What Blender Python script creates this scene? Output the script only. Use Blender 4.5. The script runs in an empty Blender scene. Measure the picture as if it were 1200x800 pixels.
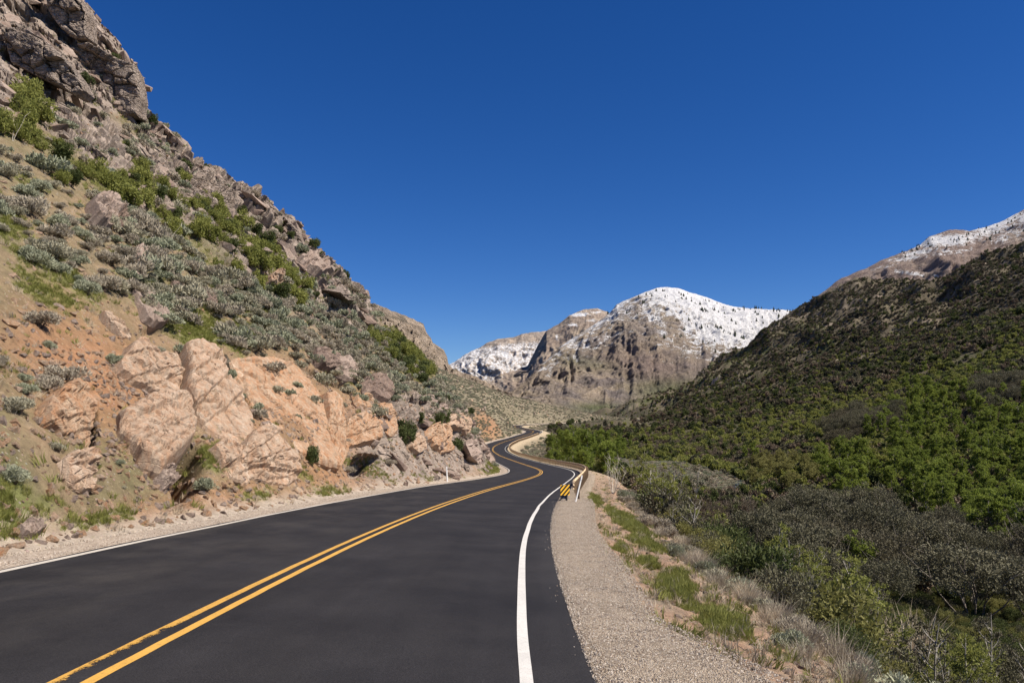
import bpy, math, random
import numpy as np
rad = math.radians
# ---------------------------------------------------------------- camera
F = 933.0                     # focal length in photo pixels (1200 wide, 28 mm)
CX, HY, CZ = 600.0, 485.0, 1.7   # vertical plane of the view, height of the horizon, eye height
scene = bpy.context.scene
COL = scene.collection
cam_data = bpy.data.cameras.new('camera')
cam_data.lens = 28.0
cam_data.sensor_width = 36.0
cam_data.shift_y = (HY - 400.0) / 1200.0
cam_data.clip_start = 0.1
cam_data.clip_end = 30000.0
cam = bpy.data.objects.new('camera', cam_data)
cam.location = (0, 0, CZ)
cam.rotation_euler = (rad(90), 0, 0)
COL.objects.link(cam)
scene.camera = cam
# ---------------------------------------------------------------- sky and sun
SUN_AZ, SUN_EL = 107.0, 49.0     # azimuth clockwise from the view direction (+Y)
world = bpy.data.worlds.new('World')
scene.world = world
world.use_nodes = True
wn = world.node_tree
wn.nodes.clear()
sky = wn.nodes.new('ShaderNodeTexSky')
sky.sky_type = 'NISHITA'
sky.sun_disc = False
sky.sun_elevation = rad(SUN_EL)
sky.sun_rotation = rad(SUN_AZ)
sky.altitude = 2600.0
sky.air_density = 1.0
sky.dust_density = 0.35
sky.ozone_density = 6.0
hs = wn.nodes.new('ShaderNodeHueSaturation')
hs.inputs['Saturation'].default_value = 1.25
hs.inputs['Hue'].default_value = 0.512
bg = wn.nodes.new('ShaderNodeBackground')
bg.inputs['Strength'].default_value = 0.068
wo = wn.nodes.new('ShaderNodeOutputWorld')
wn.links.new(sky.outputs[0], hs.inputs['Color'])
wn.links.new(hs.outputs[0], bg.inputs[0])
wn.links.new(bg.outputs[0], wo.inputs[0])
sun_data = bpy.data.lights.new('sun', 'SUN')
sun_data.energy = 4.8
sun_data.angle = rad(0.53)
sun_data.color = (1.0, 0.915, 0.79)
sun = bpy.data.objects.new('sun', sun_data)
sun.rotation_euler = (rad(90 - SUN_EL), 0, rad(180 - SUN_AZ))
COL.objects.link(sun)
scene.view_settings.view_transform = 'Standard'
scene.view_settings.look = 'None'
scene.view_settings.exposure = 0.62
scene.view_settings.gamma = 1.0
scene.cycles.max_bounces = 4
scene.cycles.diffuse_bounces = 2
scene.cycles.glossy_bounces = 2
scene.cycles.transmission_bounces = 2
scene.cycles.transparent_max_bounces = 4

# ---------------------------------------------------------------- noise
_r = np.random.RandomState(7)
PERM = _r.permutation(256)
PERM = np.concatenate([PERM, PERM, PERM])
GR = _r.normal(size=(256, 3)); GR /= np.linalg.norm(GR, axis=1)[:, None]
GR = GR.astype(np.float32)

def perlin(x, y, z):
    x = np.asarray(x, np.float32); y = np.asarray(y, np.float32); z = np.asarray(z, np.float32)
    xi = np.floor(x).astype(np.int64); yi = np.floor(y).astype(np.int64); zi = np.floor(z).astype(np.int64)
    xf = x - xi; yf = y - yi; zf = z - zi
    u = xf*xf*xf*(xf*(xf*6-15)+10); v = yf*yf*yf*(yf*(yf*6-15)+10); w = zf*zf*zf*(zf*(zf*6-15)+10)
    xi &= 255; yi &= 255; zi &= 255
    out = 0
    for dx in (0, 1):
        a = PERM[xi+dx]; wx = u if dx else 1-u
        for dy in (0, 1):
            b = PERM[a+yi+dy]; wy = v if dy else 1-v
            for dz in (0, 1):
                g = GR[PERM[b+zi+dz]]
                out = out + wx*wy*(w if dz else 1-w)*(g[..., 0]*(xf-dx)+g[..., 1]*(yf-dy)+g[..., 2]*(zf-dz))
    return out*1.6

def fbm(x, y, z, o=4, s=1.0, ridge=False):
    a, t, tot = 1.0, 0, 0
    for i in range(o):
        n = perlin(x*s+i*17.3, y*s+i*5.1, z*s+i*9.7)
        if ridge: n = 1-2*np.abs(n)
        t = t + a*n; tot += a; a *= 0.5; s *= 2.03
    return t/tot

def worley(x, y, z, seed=0):
    """F1, F2 and a random value per cell."""
    xi = np.floor(x).astype(np.int64); yi = np.floor(y).astype(np.int64); zi = np.floor(z).astype(np.int64)
    rs = np.random.RandomState(100+seed); T = rs.rand(256, 4).astype(np.float32)
    f1 = np.full(x.shape, 9., np.float32); f2 = f1.copy(); cid = np.zeros(x.shape, np.float32)
    for dx in (-1, 0, 1):
        for dy in (-1, 0, 1):
            for dz in (-1, 0, 1):
                h = PERM[PERM[PERM[(xi+dx) & 255]+((yi+dy) & 255)]+((zi+dz) & 255)]
                t = T[h]
                d = np.sqrt((xi+dx+t[..., 0]-x)**2+(yi+dy+t[..., 1]-y)**2+(zi+dz+t[..., 2]-z)**2).astype(np.float32)
                near = d < f1
                f2 = np.where(near, f1, np.minimum(f2, d))
                cid = np.where(near, t[..., 3], cid)
                f1 = np.where(near, d, f1)
    return f1, f2, cid

def sstep(a, b, x):
    t = np.clip((x-a)/(b-a), 0, 1); return t*t*(3-2*t)
def mix(a, b, t):
    return a*(1-t)+b*t
def px2w(px, py, d):
    return ((px-CX)*d/F, d, CZ-(py-HY)*d/F)
def w2px(x, y, z):
    return CX+x*F/y, HY+(CZ-z)*F/y

# ---------------------------------------------------------------- objects
def tag(o, label=None, cat=None, group=None, kind=None):
    if label: o['label'] = label
    if cat: o['category'] = cat
    if group: o['group'] = group
    if kind: o['kind'] = kind
    return o
def link(name, data, parent=None):
    o = bpy.data.objects.new(name, data); COL.objects.link(o)
    if parent is not None: o.parent = parent
    return o
def mesh_np(name, V, Fq, mats=(), smooth=False, matidx=None):
    """V (n,3), Fq (m,3|4)."""
    V = np.ascontiguousarray(V, dtype=np.float32); Fq = np.ascontiguousarray(Fq, dtype=np.int32)
    me = bpy.data.meshes.new(name)
    k = Fq.shape[1]
    me.vertices.add(len(V)); me.vertices.foreach_set('co', V.ravel())
    me.loops.add(Fq.size); me.loops.foreach_set('vertex_index', Fq.ravel())
    me.polygons.add(len(Fq)); me.polygons.foreach_set('loop_start', np.arange(0, Fq.size, k, dtype=np.int32))
    me.polygons.foreach_set('loop_total', np.full(len(Fq), k, np.int32))
    me.polygons.foreach_set('use_smooth', np.full(len(Fq), smooth))
    for m in mats: me.materials.append(m)
    if matidx is not None: me.polygons.foreach_set('material_index', np.asarray(matidx, np.int32))
    me.update(calc_edges=True)
    return me
def set_col(me, name, C):
    a = me.attributes.new(name, 'FLOAT_COLOR', 'POINT')
    c = np.ones((len(C), 4), np.float32); c[:, :C.shape[1]] = C
    a.data.foreach_set('color', c.ravel())
def grid_faces(nr, nc, wrap=False):
    i = np.arange(nr-1)[:, None]*nc; j = np.arange(nc if wrap else nc-1)[None, :]
    j2 = (j+1) % nc
    return np.stack([i+j, i+j2, i+nc+j2, i+nc+j], -1).reshape(-1, 4)
def empty(name, loc=(0, 0, 0), rz=0.0):
    o = bpy.data.objects.new(name, None); COL.objects.link(o)
    o.location = loc; o.rotation_euler = (0, 0, rz); o.empty_display_size = 0.3
    return o
def copy_tree(root, loc, rot, sc, label=None, group=None):
    c = root.copy(); COL.objects.link(c)
    c.location = loc; c.rotation_euler = rot; c.scale = sc
    if label: c['label'] = label
    if group: c['group'] = group
    for ch in root.children:
        k = ch.copy(); COL.objects.link(k); k.parent = c
    return c

# ---------------------------------------------------------------- materials
class NT:
    def __init__(s, name, rough=0.9, spec=0.2):
        s.m = bpy.data.materials.new(name); s.m.use_nodes = True
        s.t = s.m.node_tree; s.n = s.t.nodes
        s.b = s.n['Principled BSDF']; s.b.inputs['Roughness'].default_value = rough
        s.b.inputs['Specular IOR Level'].default_value = spec
    def new(s, typ, **kw):
        n = s.n.new(typ)
        for k, v in kw.items():
            if k in n.inputs.keys(): s.put(n.inputs[k], v)
            else: setattr(n, k, v)
        return n
    def put(s, inp, v):
        if isinstance(v, bpy.types.NodeSocket): s.t.links.new(v, inp)
        else: inp.default_value = v
    def coord(s, which='Object'):
        return s.new('ShaderNodeTexCoord').outputs[which]
    def noise(s, vec, scale, detail=4, rough=0.6, col=False):
        n = s.n.new('ShaderNodeTexNoise'); s.put(n.inputs['Vector'], vec)
        n.inputs['Scale'].default_value = scale; n.inputs['Detail'].default_value = detail
        n.inputs['Roughness'].default_value = rough
        return n.outputs['Color' if col else 'Fac']
    def vor(s, vec, scale, feature='F1', out='Distance', rnd=1.0):
        n = s.n.new('ShaderNodeTexVoronoi'); n.feature = feature; s.put(n.inputs['Vector'], vec)
        n.inputs['Scale'].default_value = scale; n.inputs['Randomness'].default_value = rnd
        return n.outputs[out]
    def ramp(s, fac, stops, const=False):
        n = s.n.new('ShaderNodeValToRGB'); s.put(n.inputs[0], fac)
        e = n.color_ramp.elements
        while len(e) < len(stops): e.new(0.5)
        for el, (p, c) in zip(e, stops):
            el.position = p
            el.color = (c, c, c, 1) if not hasattr(c, '__len__') else (*c[:3], 1)
        if const: n.color_ramp.interpolation = 'CONSTANT'
        return n.outputs[0]
    def mixc(s, fac, a, b, mode='MIX'):
        n = s.n.new('ShaderNodeMix'); n.data_type = 'RGBA'; n.blend_type = mode
        def P(i, v):
            if isinstance(v, bpy.types.NodeSocket): s.t.links.new(v, i)
            elif hasattr(v, '__len__'): i.default_value = (*v[:3], 1)
            else: i.default_value = (v, v, v, 1) if i.type == 'RGBA' else v
        P(n.inputs['Factor'], fac); P(n.inputs['A'], a); P(n.inputs['B'], b)
        return n.outputs['Result']
    def math(s, op, a, b=0.0):
        n = s.n.new('ShaderNodeMath'); n.operation = op
        s.put(n.inputs[0], a); s.put(n.inputs[1], b)
        return n.outputs[0]
    def maprange(s, v, a, b, c=0.0, d=1.0):
        n = s.n.new('ShaderNodeMapRange'); s.put(n.inputs[0], v)
        for i, q in enumerate((a, b, c, d)): n.inputs[i+1].default_value = q
        return n.outputs[0]
    def attr(s, name, out='Color'):
        n = s.n.new('ShaderNodeAttribute'); n.attribute_name = name; return n.outputs[out]
    def scalevec(s, vec, v):
        n = s.n.new('ShaderNodeVectorMath'); n.operation = 'MULTIPLY'
        s.put(n.inputs[0], vec); n.inputs[1].default_value = v; return n.outputs[0]
    def bump(s, h, strength=0.5, dist=0.1):
        n = s.n.new('ShaderNodeBump'); s.put(n.inputs['Height'], h)
        n.inputs['Strength'].default_value = strength; n.inputs['Distance'].default_value = dist
        s.t.links.new(n.outputs[0], s.b.inputs['Normal']); return n
    def col(s, c): s.put(s.b.inputs['Base Color'], c if isinstance(c, bpy.types.NodeSocket) else (*c, 1))

def leaf_mat(name, c1, c2, trans=0.25, rough=0.7):
    """leaf colour that differs leaf by leaf and plant by plant, part of the light passes through"""
    s = NT(name, rough, 0.25)
    geo = s.new('ShaderNodeNewGeometry').outputs['Random Per Island']
    oi = s.new('ShaderNodeObjectInfo').outputs['Random']
    r = s.math('ADD', s.math('MULTIPLY', geo, 0.6), s.math('MULTIPLY', oi, 0.4))
    c = s.mixc(r, c1, c2)
    s.col(c)
    tr = s.new('ShaderNodeBsdfTranslucent'); s.t.links.new(c, tr.inputs[0])
    mx = s.new('ShaderNodeMixShader'); mx.inputs[0].default_value = trans
    s.t.links.new(s.b.outputs[0], mx.inputs[1]); s.t.links.new(tr.outputs[0], mx.inputs[2])
    s.t.links.new(mx.outputs[0], s.n['Material Output'].inputs['Surface'])
    return s.m
def plain(name, c, rough=0.8, spec=0.2, var=0.25, scale=8.0, metal=0.0, bump=0.0):
    s = NT(name, rough, spec); s.b.inputs['Metallic'].default_value = metal
    v = s.coord()
    n = s.noise(v, scale, 5)
    d = tuple(k*(1-var) for k in c); e = tuple(min(1, k*(1+var)) for k in c)
    s.col(s.ramp(n, [(0.3, d), (0.7, e)]))
    if bump: s.bump(n, bump, 0.02)
    return s.m
# ---------------------------------------------------------------- road line: X and Z of the centre as functions of Y
RX = np.array([(-40,-3.0),(-20,-3.2),(0,-3.32),(6,-3.35),(12,-3.38),(18,-3.2),(24,-2.9),(30,-2.5),(42.5,-1.37),(54,0),(67,1.5),(78,2.75),(90,3.4),(102,3.3),(115,2.6),(150,0),(180,-2.9),(205,-4.9),(225,-5.5),(240,-5.3),(255,-4.6),(285,-2.2),(315,1.8),(345,6),(365,9),(385,10.7),(398,9.9),(410,7.9),(425,5.2),(440,2.8),(455,1.5),(470,1.4),(485,2.6),(500,5.6),(520,12.5),(540,22),(600,56),(660,92),(720,125)], float)
RZ = np.array([(-40,2.2),(0,0),(54,-3.0),(67,-3.72),(90,-4.78),(115,-5.85),(150,-7.0),(180,-7.65),(225,-8.0),(285,-8.0),(315,-7.85),(360,-7.17),(410,-6.3),(440,-5.85),(500,-5.35),(540,-5.2),(600,-4.75),(660,-4.0),(720,-3.2)], float)
_ys = np.arange(-40, 720.5, 0.5)
def _smooth(a, sig):
    k = int(sig*4*2); g = np.exp(-0.5*(np.arange(-k, k+1)*0.5/sig)**2); g /= g.sum()
    return np.convolve(np.pad(a, k, mode='reflect', reflect_type='odd'), g, 'valid')
_x = np.interp(_ys, RX[:, 0], RX[:, 1]); _z = np.interp(_ys, RZ[:, 0], RZ[:, 1])
_x = _smooth(_x, 4.0); _z = _smooth(_z, 6.0)
_h = np.gradient(_x, 0.5)
def road_x(y): return np.interp(y, _ys, _x)
def road_z(y): return np.interp(y, _ys, _z)
def road_c(y): return 1/np.sqrt(1+np.interp(y, _ys, _h)**2)
def cross(y):   # crossfall, positive: left side higher
    return np.interp(y, [0, 45, 75, 90, 130, 200, 240, 300], [0.04, 0.04, 0.0, -0.02, -0.01, 0.03, 0.03, 0.0])
def road_t(x, y): return (x-road_x(y))*road_c(y)
def road_pt(t, y, dz=0.0):
    y = np.asarray(y, float)
    return np.stack([road_x(y)+t/road_c(y), y, road_z(y)-t*cross(y)+dz], -1)
L_EDGE, R_EDGE = -3.85, 4.05      # asphalt
def gravel_w(y): return np.interp(y, [0, 5.5, 7.2, 9.5, 14, 20, 33, 45], [9.5, 6.3, 5.6, 5.0, 5.2, 5.15, 5.5, 5.3])

# ---------------------------------------------------------------- base terrain: for each picture column the height seen at each distance
TBL = {
 -700: [(4,800),(6,560),(9,380),(14,200),(22,40),(40,-250),(60,-420),(90,-500),(140,-450),(400,0)],
 -350: [(6,830),(8,640),(10,520),(14,380),(20,230),(30,80),(45,-60),(60,-170),(80,-220),(110,-180),(300,100)],
 0:   [(10.9,668),(12.5,600),(15.5,500),(19,400),(24.5,300),(32.5,200),(42,118),(50,70),(58,0),(70,-80),(90,-100),(130,-40),(400,250)],
 100: [(13.3,640),(15.5,590),(19.5,500),(24,400),(31,300),(42,200),(54,132),(60,90),(66,40),(72,-5),(80,10),(120,120),(400,350)],
 150: [(14.8,628),(17,588),(21.5,500),(27,400),(36,300),(50,200),(63,140),(67,95),(71,66),(78,80),(120,180),(400,380)],
 160: [(15,626),(17.5,585),(22,500),(28,400),(37,300),(52,200),(66,142),(69,105),(72,72),(78,90),(120,190),(400,385)],
 168: [(15.3,625),(18,582),(22.3,500),(29,400),(38,300),(54,200),(72,142),(78,141),(86,160),(120,230),(400,390)],
 200: [(16.4,618),(19.3,575),(24.5,500),(31.5,400),(42,300),(62,200),(76,158),(84,165),(120,250),(400,400)],
 250: [(18.5,607),(22,562),(27,500),(36,400),(50,300),(68,222),(78,196),(86,205),(120,290),(400,410)],
 300: [(21.5,597),(25,553),(30.5,500),(41,400),(58,300),(72,250),(81,230),(90,240),(130,330),(400,420)],
 350: [(25,589),(29,545),(35,500),(45,420),(60,340),(74,290),(84,270),(93,280),(140,380),(400,430)],
 400: [(30.5,581),(34,542),(41,500),(50,450),(60,400),(74,345),(86,326),(96,335),(140,420),(400,440)],
 430: [(33.5,578),(37,545),(44,500),(54,450),(64,410),(76,376),(88,360),(98,370),(150,440),(400,445)],
 465: [(38,575),(42,550),(49,512),(58,470),(68,435),(79,408),(90,396),(100,410),(150,470),(400,450),(800,440)],
 500: [(44,572),(48,556),(54,526),(62,490),(70,460),(80,438),(90,430),(100,445),(150,500),(300,460),(500,428),(700,425)],
 530: [(52,569),(57,556),(63,535),(70,510),(78,485),(86,468),(94,466),(105,485),(150,520),(220,505),(300,470),(400,450),(560,438),(800,445)],
 560: [(60,563),(68,556),(75,543),(82,520),(88,503),(94,495),(102,505),(120,540),(160,534),(205,531),(222,520),(240,507),(270,492),(320,475),(420,460),(600,449),(800,460)],
 585: [(67,559),(80,555),(88,547),(94,541),(100,541),(115,546),(150,540),(190,532),(250,521),(285,517),(300,511),(340,492),(420,475),(520,464),(680,457),(900,470)],
 605: [(20,620),(54,566),(80,560),(90,556),(120,546),(150,541),(200,535),(285,520),(330,513),(400,504),(440,501),(480,499),(500,494),(540,484),(600,475),(750,464),(1000,478)],
 625: [(20,700),(60,640),(100,590),(150,556),(200,541),(260,529),(300,523),(350,511),(400,505),(500,498),(540,490),(600,480),(760,468),(1000,482)],
 650: [(20,760),(60,680),(100,606),(150,568),(200,545),(260,531),(300,521),(350,512),(400,507),(500,499),(550,496),(600,489),(660,482),(780,475),(1000,486)],
 685: [(20,900),(40,760),(80,645),(150,575),(200,553),(300,528),(400,512),(500,501),(590,495),(680,488),(790,482),(1000,490),(1500,489)],
 725: [(20,1000),(40,770),(80,645),(130,592),(180,563),(240,541),(300,528),(400,514),(500,504),(620,496),(760,489.5),(950,491),(1500,490)],
 760: [(20,1000),(40,770),(80,645),(120,600),(145,581),(170,562),(205,543),(225,542),(260,546),(320,530),(420,514),(560,502),(800,491),(1200,483),(1700,478)],
 800: [(20,1000),(40,775),(80,648),(120,604),(145,580),(170,562),(205,544),(225,543),(260,548),(320,530),(420,513),(600,497),(900,483),(1300,472),(1800,464)],
 850: [(20,1000),(40,780),(80,650),(120,608),(145,585),(170,569),(205,553),(225,553),(260,547),(320,525),(420,506),(600,484),(900,464),(1300,448),(1700,430),(1900,424)],
 875: [(20,1000),(40,780),(60,700),(100,628),(150,586),(180,571),(220,553),(300,526),(420,500),(600,472),(900,448),(1300,432),(1600,415),(1750,406)],
 890: [(20,1000),(40,780),(60,700),(100,628),(150,585),(180,570),(220,550),(300,522),(420,494),(600,468),(900,443),(1250,427),(1500,405),(1650,390)],
 900: [(20,1000),(40,780),(60,700),(100,628),(150,583),(180,566),(220,547),(300,520),(420,491),(600,465),(900,440),(1200,423),(1450,400),(1600,383)],
 950: [(20,1000),(40,780),(60,705),(100,630),(150,582),(180,560),(220,533),(300,504),(420,474),(600,448),(900,425),(1250,398),(1600,362),(1750,352)],
 1000:[(20,1000),(40,780),(60,710),(90,648),(130,595),(170,557),(220,522),(300,490),(420,460),(600,436),(900,408),(1250,372),(1600,336),(1750,325)],
 1050:[(20,1000),(40,780),(60,715),(90,652),(130,592),(170,549),(220,510),(300,476),(420,446),(600,422),(900,392),(1250,356),(1500,335),(1700,350)],
 1100:[(20,1000),(40,785),(60,720),(90,650),(130,588),(170,541),(220,498),(300,462),(420,432),(600,406),(900,372),(1250,342),(1450,330),(1650,345)],
 1150:[(20,1000),(40,790),(60,725),(90,648),(130,582),(170,530),(220,484),(300,446),(420,414),(600,384),(900,346),(1200,310),(1400,296),(1600,310)],
 1200:[(20,1000),(40,795),(60,728),(90,645),(130,574),(170,518),(220,470),(300,430),(420,396),(600,362),(900,322),(1150,292),(1350,283),(1600,300)],
 1450:[(20,900),(35,790),(50,730),(75,650),(110,570),(150,500),(220,430),(300,385),(420,340),(600,300),(900,250),(1200,232),(1600,260)],
 1900:[(15,900),(25,790),(40,720),(60,620),(90,540),(130,460),(200,380),(300,320),(420,270),(600,220),(900,180),(1300,180),(1800,220)],
}
_px = np.sort(np.concatenate([np.linspace(-700, -60, 60, endpoint=False), np.linspace(-60, 640, 480, endpoint=False),
                              np.linspace(640, 1260, 260, endpoint=False), np.linspace(1260, 1900, 50)]))
_df = np.concatenate([np.geomspace(1.2, 8, 160, endpoint=False), np.geomspace(8, 120, 900, endpoint=False), np.geomspace(120, 2400, 500)])
_kx = np.array(sorted(TBL), float)
_ld = np.log(_df)
_cols = np.stack([np.interp(_ld, np.log([a for a, b in TBL[k]]), [b for a, b in TBL[k]]) for k in sorted(TBL)])
GF = np.empty((len(_df), len(_px)))
for j in range(len(_df)): GF[j] = np.interp(_px, _kx, _cols[:, j])
def _gs(a, k, ax):
    g = np.exp(-0.5*(np.arange(-3*k, 3*k+1)/k)**2); g /= g.sum()
    pad = [(0, 0), (0, 0)]; pad[ax] = (3*k, 3*k)
    a = np.pad(a, pad, mode='edge'); n = a.shape[ax]-6*k; out = 0
    for q, w in enumerate(g): out = out + w*(a[:, q:q+n] if ax else a[q:q+n])
    return out
GF = _gs(GF, 3, 1)
GF = _gs(GF, 6, 0)
# rows follow the surface: closer together where it is steep in the view
NRW = 850
DD = np.empty((NRW, len(_px))); GPY = DD.copy()
_wt = 62*np.diff(_ld)*np.interp(_df[1:], [8, 9, 110, 140], [.75, 1, 1, .9])
for j in range(len(_px)):
    g = GF[:, j]; cst = np.minimum(np.abs(np.diff(g))*((g[1:] > -90) & (g[1:] < 900)), 12)+_wt
    cs = np.concatenate([[0], np.cumsum(cst)]); DD[:, j] = np.interp(np.linspace(0, cs[-1], NRW), cs, _df)
DD = _gs(DD, 3, 1)
for j in range(len(_px)): GPY[:, j] = np.interp(DD[:, j], _df, GF[:, j])
PX = np.repeat(_px[None], NRW, 0)
X = (PX-CX)*DD/F; Y = DD.copy(); Z = CZ-(GPY-HY)*DD/F
PYB = GPY.copy()
T = road_t(X, Y)
inroad = Y < 700
rz = road_z(np.minimum(Y, 719)) - np.clip(T, -8, 8)*cross(Y)
SIL = np.minimum.accumulate(GPY, axis=0)
silpy = GPY.min(axis=0)[None, :]
near_sil = np.where(DD < 112, GPY, 9999).min(axis=0)[None, :]

# --- relief noise on the natural surface
left = (T < 0) & (Y < 112)
# the outcrops of the left hill
above = PYB-near_sil            # picture distance below the skyline
crag = sstep(95, 20, above)*sstep(480, 380, PX)*(Y > 30)
cliff = sstep(185, 150, PX)*sstep(150, 105, PYB)*(Y > 38)
band = np.exp(-(((PYB-(0.74*(PX-60)+120))/34.0)**2))*sstep(0, 60, PX)*sstep(470, 330, PX)*(Y > 25)
spur = np.exp(-(((PX-505)/95)**2+((PYB-500)/48)**2))
rockm = np.clip(np.maximum(np.maximum(crag*0.9, cliff), np.maximum(band*0.75, spur*.8*(Y > 34))), 0, 1)
n1 = fbm(X, Y, Z, 5, 0.045)
n2 = fbm(X, Y, Z, 5, 0.35)
rockm = np.clip(rockm*sstep(-0.42, 0.12, n2+0.55*(rockm-0.25)+0.25), 0, 1)
hill = (T < -4.6) & (Y < 112)
idx = np.where(((rockm > 0.02) & hill))
disp = np.zeros_like(X)
if len(idx[0]):
    x, y, z = X[idx], Y[idx], Z[idx]
    # bedding dips to the right like the slope itself
    ca, sa = math.cos(rad(38)), math.sin(rad(38))
    wx = fbm(x, y, z, 3, 0.3)*0.9; wz = fbm(x+40, y, z, 3, 0.3)*0.9
    u = ca*x-sa*z+wx; w = sa*x+ca*z+wz
    f1, f2, c = worley(u*0.22, y*0.22, w*0.55, 1)
    g1, g2, c2 = worley(u*0.62+5, y*0.62, w*1.5, 2)
    h1, h2, c3 = worley(u*1.7+5, y*1.7, w*3.6, 3)
    b = (c-0.35)*2.1-1.4*np.exp(-((f2-f1)/0.09)**2) + (c2-0.4)*1.0-0.8*np.exp(-((g2-g1)/0.10)**2) + (c3-0.4)*0.42 - 0.2*np.exp(-((h2-h1)/0.12)**2)
    disp[idx] = b*rockm[idx]*np.clip(Y[idx]/60, 0.35, 1.1)*(0.85-0.3*cliff[idx]-.35*spur[idx])
# gentle soil relief
soil = 0.55*n2*np.clip(Y/60, 0.12, 1) + 1.0*n1*np.clip((Y-25)/60, 0, 1.4)
n3 = fbm(X, Y, Z, 3, 2.2)
soil = soil + 0.07*n3
nx = mix(0.60, 0.48, cliff); ny = mix(-0.28, -0.84, cliff); nz = mix(0.75, 0.12, cliff)
nx = mix(nx, .62, crag*(1-cliff)*.6); ny = mix(ny, -.6, crag*(1-cliff)*.6); nz = mix(nz, .4, crag*(1-cliff)*.6)
# hollows under the overhanging rocks
HOLLOW = [(222,543,17,22,20,2.3),(430,525,18,9,-8,2.2),(105,507,8,28,8,1.0),(109,572,5,14,0,.4),(213,467,5,9,0,.5),(395,447,34,5,22,.9),(436,500,26,4,40,.5),(180,388,14,5,0,.35),(169,331,5,14,0,.8),(300,556,24,5,28,.4),(452,516,12,4,40,.5),(282,553,20,4,10,.3),(22,70,16,7,30,1.6),(34,104,16,5,15,1.6),(66,114,12,7,-20,1.8),(84,110,8,6,0,1.5),(52,62,24,4,50,1.0),(102,252,3,12,0,.0),(246,240,3,9,10,1.0),(220,228,3,8,10,1.0),(295,236,6,3,0,1.2)]
holl = 0
for (hx, hy, ha, hb, hr, hd) in HOLLOW:
    a_ = rad(hr); u_ = ((PX-hx)*math.cos(a_)+(PYB-hy)*math.sin(a_))/ha; v_ = (-(PX-hx)*math.sin(a_)+(PYB-hy)*math.cos(a_))/hb
    holl = np.maximum(holl, hd*sstep(1.35, .75, np.sqrt(u_*u_+v_*v_)))
amt = np.where(hill, disp+soil*(1-0.5*rockm), 0)*sstep(-4.8, -7.5, T)*sstep(118, 100, Y)
amt = amt-np.where(hill, holl, 0)
X += nx*amt; Y += ny*amt; Z += nz*amt
# far ground and the right side: height noise only
farn = (fbm(X, Y, 0*X, 5, 0.03)*1.6+fbm(X, Y, 0*X, 4, 0.2)*0.35)
wf = np.clip((DD-100)/120, 0, 1)*(~hill)
Z += np.where(T < -8, farn*wf*0.7, 0)
rid = fbm(X, Y, Z*0.3, 6, 0.0065, ridge=True)
rightm = np.clip((T-14)/40, 0, 1)
Z += rightm*(farn*np.clip(DD/250, 0.25, 1.2) + np.clip((DD-200)/900, 0, 1)**1.3*(rid-.30)*48*sstep(2000, 1300, DD*0.6))
# small cliffs and outcrops on the right mountain
oc = sstep(0.15, 0.42, fbm(X+900, Y, Z, 5, 0.012))*sstep(420, 800, DD)*rightm
Z += oc*9*sstep(400, 1200, DD)*(worley(X*.03, Y*.03, Z*.06, 9)[2])
# --- road bench and banks
tt = road_t(X, np.clip(Y, -39, 719))
gw = gravel_w(Y)
zl = rz + 0.02 + np.clip(-4.6-tt, 0, 3)*0.12 - 0.05
wl = sstep(-4.7, -6.9, tt) if False else None
wL = sstep(0, 1, np.clip((-4.75-tt)/np.clip(Y*0.03+1.2, 1.5, 7), 0, 1))
bwd = np.interp(Y, [5, 8, 14, 60], [1.3, 1.5, 2.1, 1.8])
zr_bank = rz - 0.10 - np.clip(tt-gw, 0, 1)*0.16*bwd - np.clip(tt-(gw+bwd*.8), 0, 1.2)*0.40 - np.clip(tt-(gw+bwd*.8+1.2), 0, 200)*0.76
bankn = (0.16*fbm(X, Y, 0*X, 5, 0.9)+0.10*n3)*sstep(0.0, 1.2, tt-gw)
zr_bank = zr_bank + bankn + sstep(4, 12, tt-gw)*1.1*fbm(X, Y, 0*X, 4, 0.12)
road_zone = Y < 715
k = 0.9
def smax(a, b, k):
    h = np.clip(0.5+0.5*(a-b)/k, 0, 1); return b*(1-h)+a*h+k*h*(1-h)
zR = smax(zr_bank, Z, k*sstep(6, 14, tt)+0.05)
# near the tarmac the table may stand higher than the bench: keep the bench clear
clearR = sstep(gw+0.2, gw+9, tt)
zR = np.where(tt < gw+9, mix(zr_bank, zR, clearR), zR)
Zn = np.where(tt < -4.75, mix(zl, Z, wL), np.where(tt > 4.2, zR, rz-0.06))
Zn = np.where((tt > -4.75) & (tt < 4.2), rz-0.07, Zn)
fade = sstep(715, 640, Y)
Z = mix(Z, Zn, fade)
PXF, PYF = w2px(X, Y, Z)
# keep the skyline of the right mountain at its height: one gentle correction that grows with distance
_tp = np.array([(860,415),(875,406),(890,390),(900,383),(925,366),(950,352),(985,333),(1000,326),(1050,327),(1100,329),(1150,298),(1200,284),(1450,232)], float)
_now = PYF.min(axis=0); _want = np.interp(_px, _tp[:, 0], _tp[:, 1]); _dl = np.where(_px > 850, (_want-_now)*np.clip((_px-850)/20, 0, 1), 0)
_dl = np.convolve(np.pad(_dl, 5, mode='edge'), np.ones(11)/11, 'valid')
Z = Z - rightm*(_dl[None]*sstep(300, 1250, DD))*DD/F
PXF, PYF = w2px(X, Y, Z)

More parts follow.
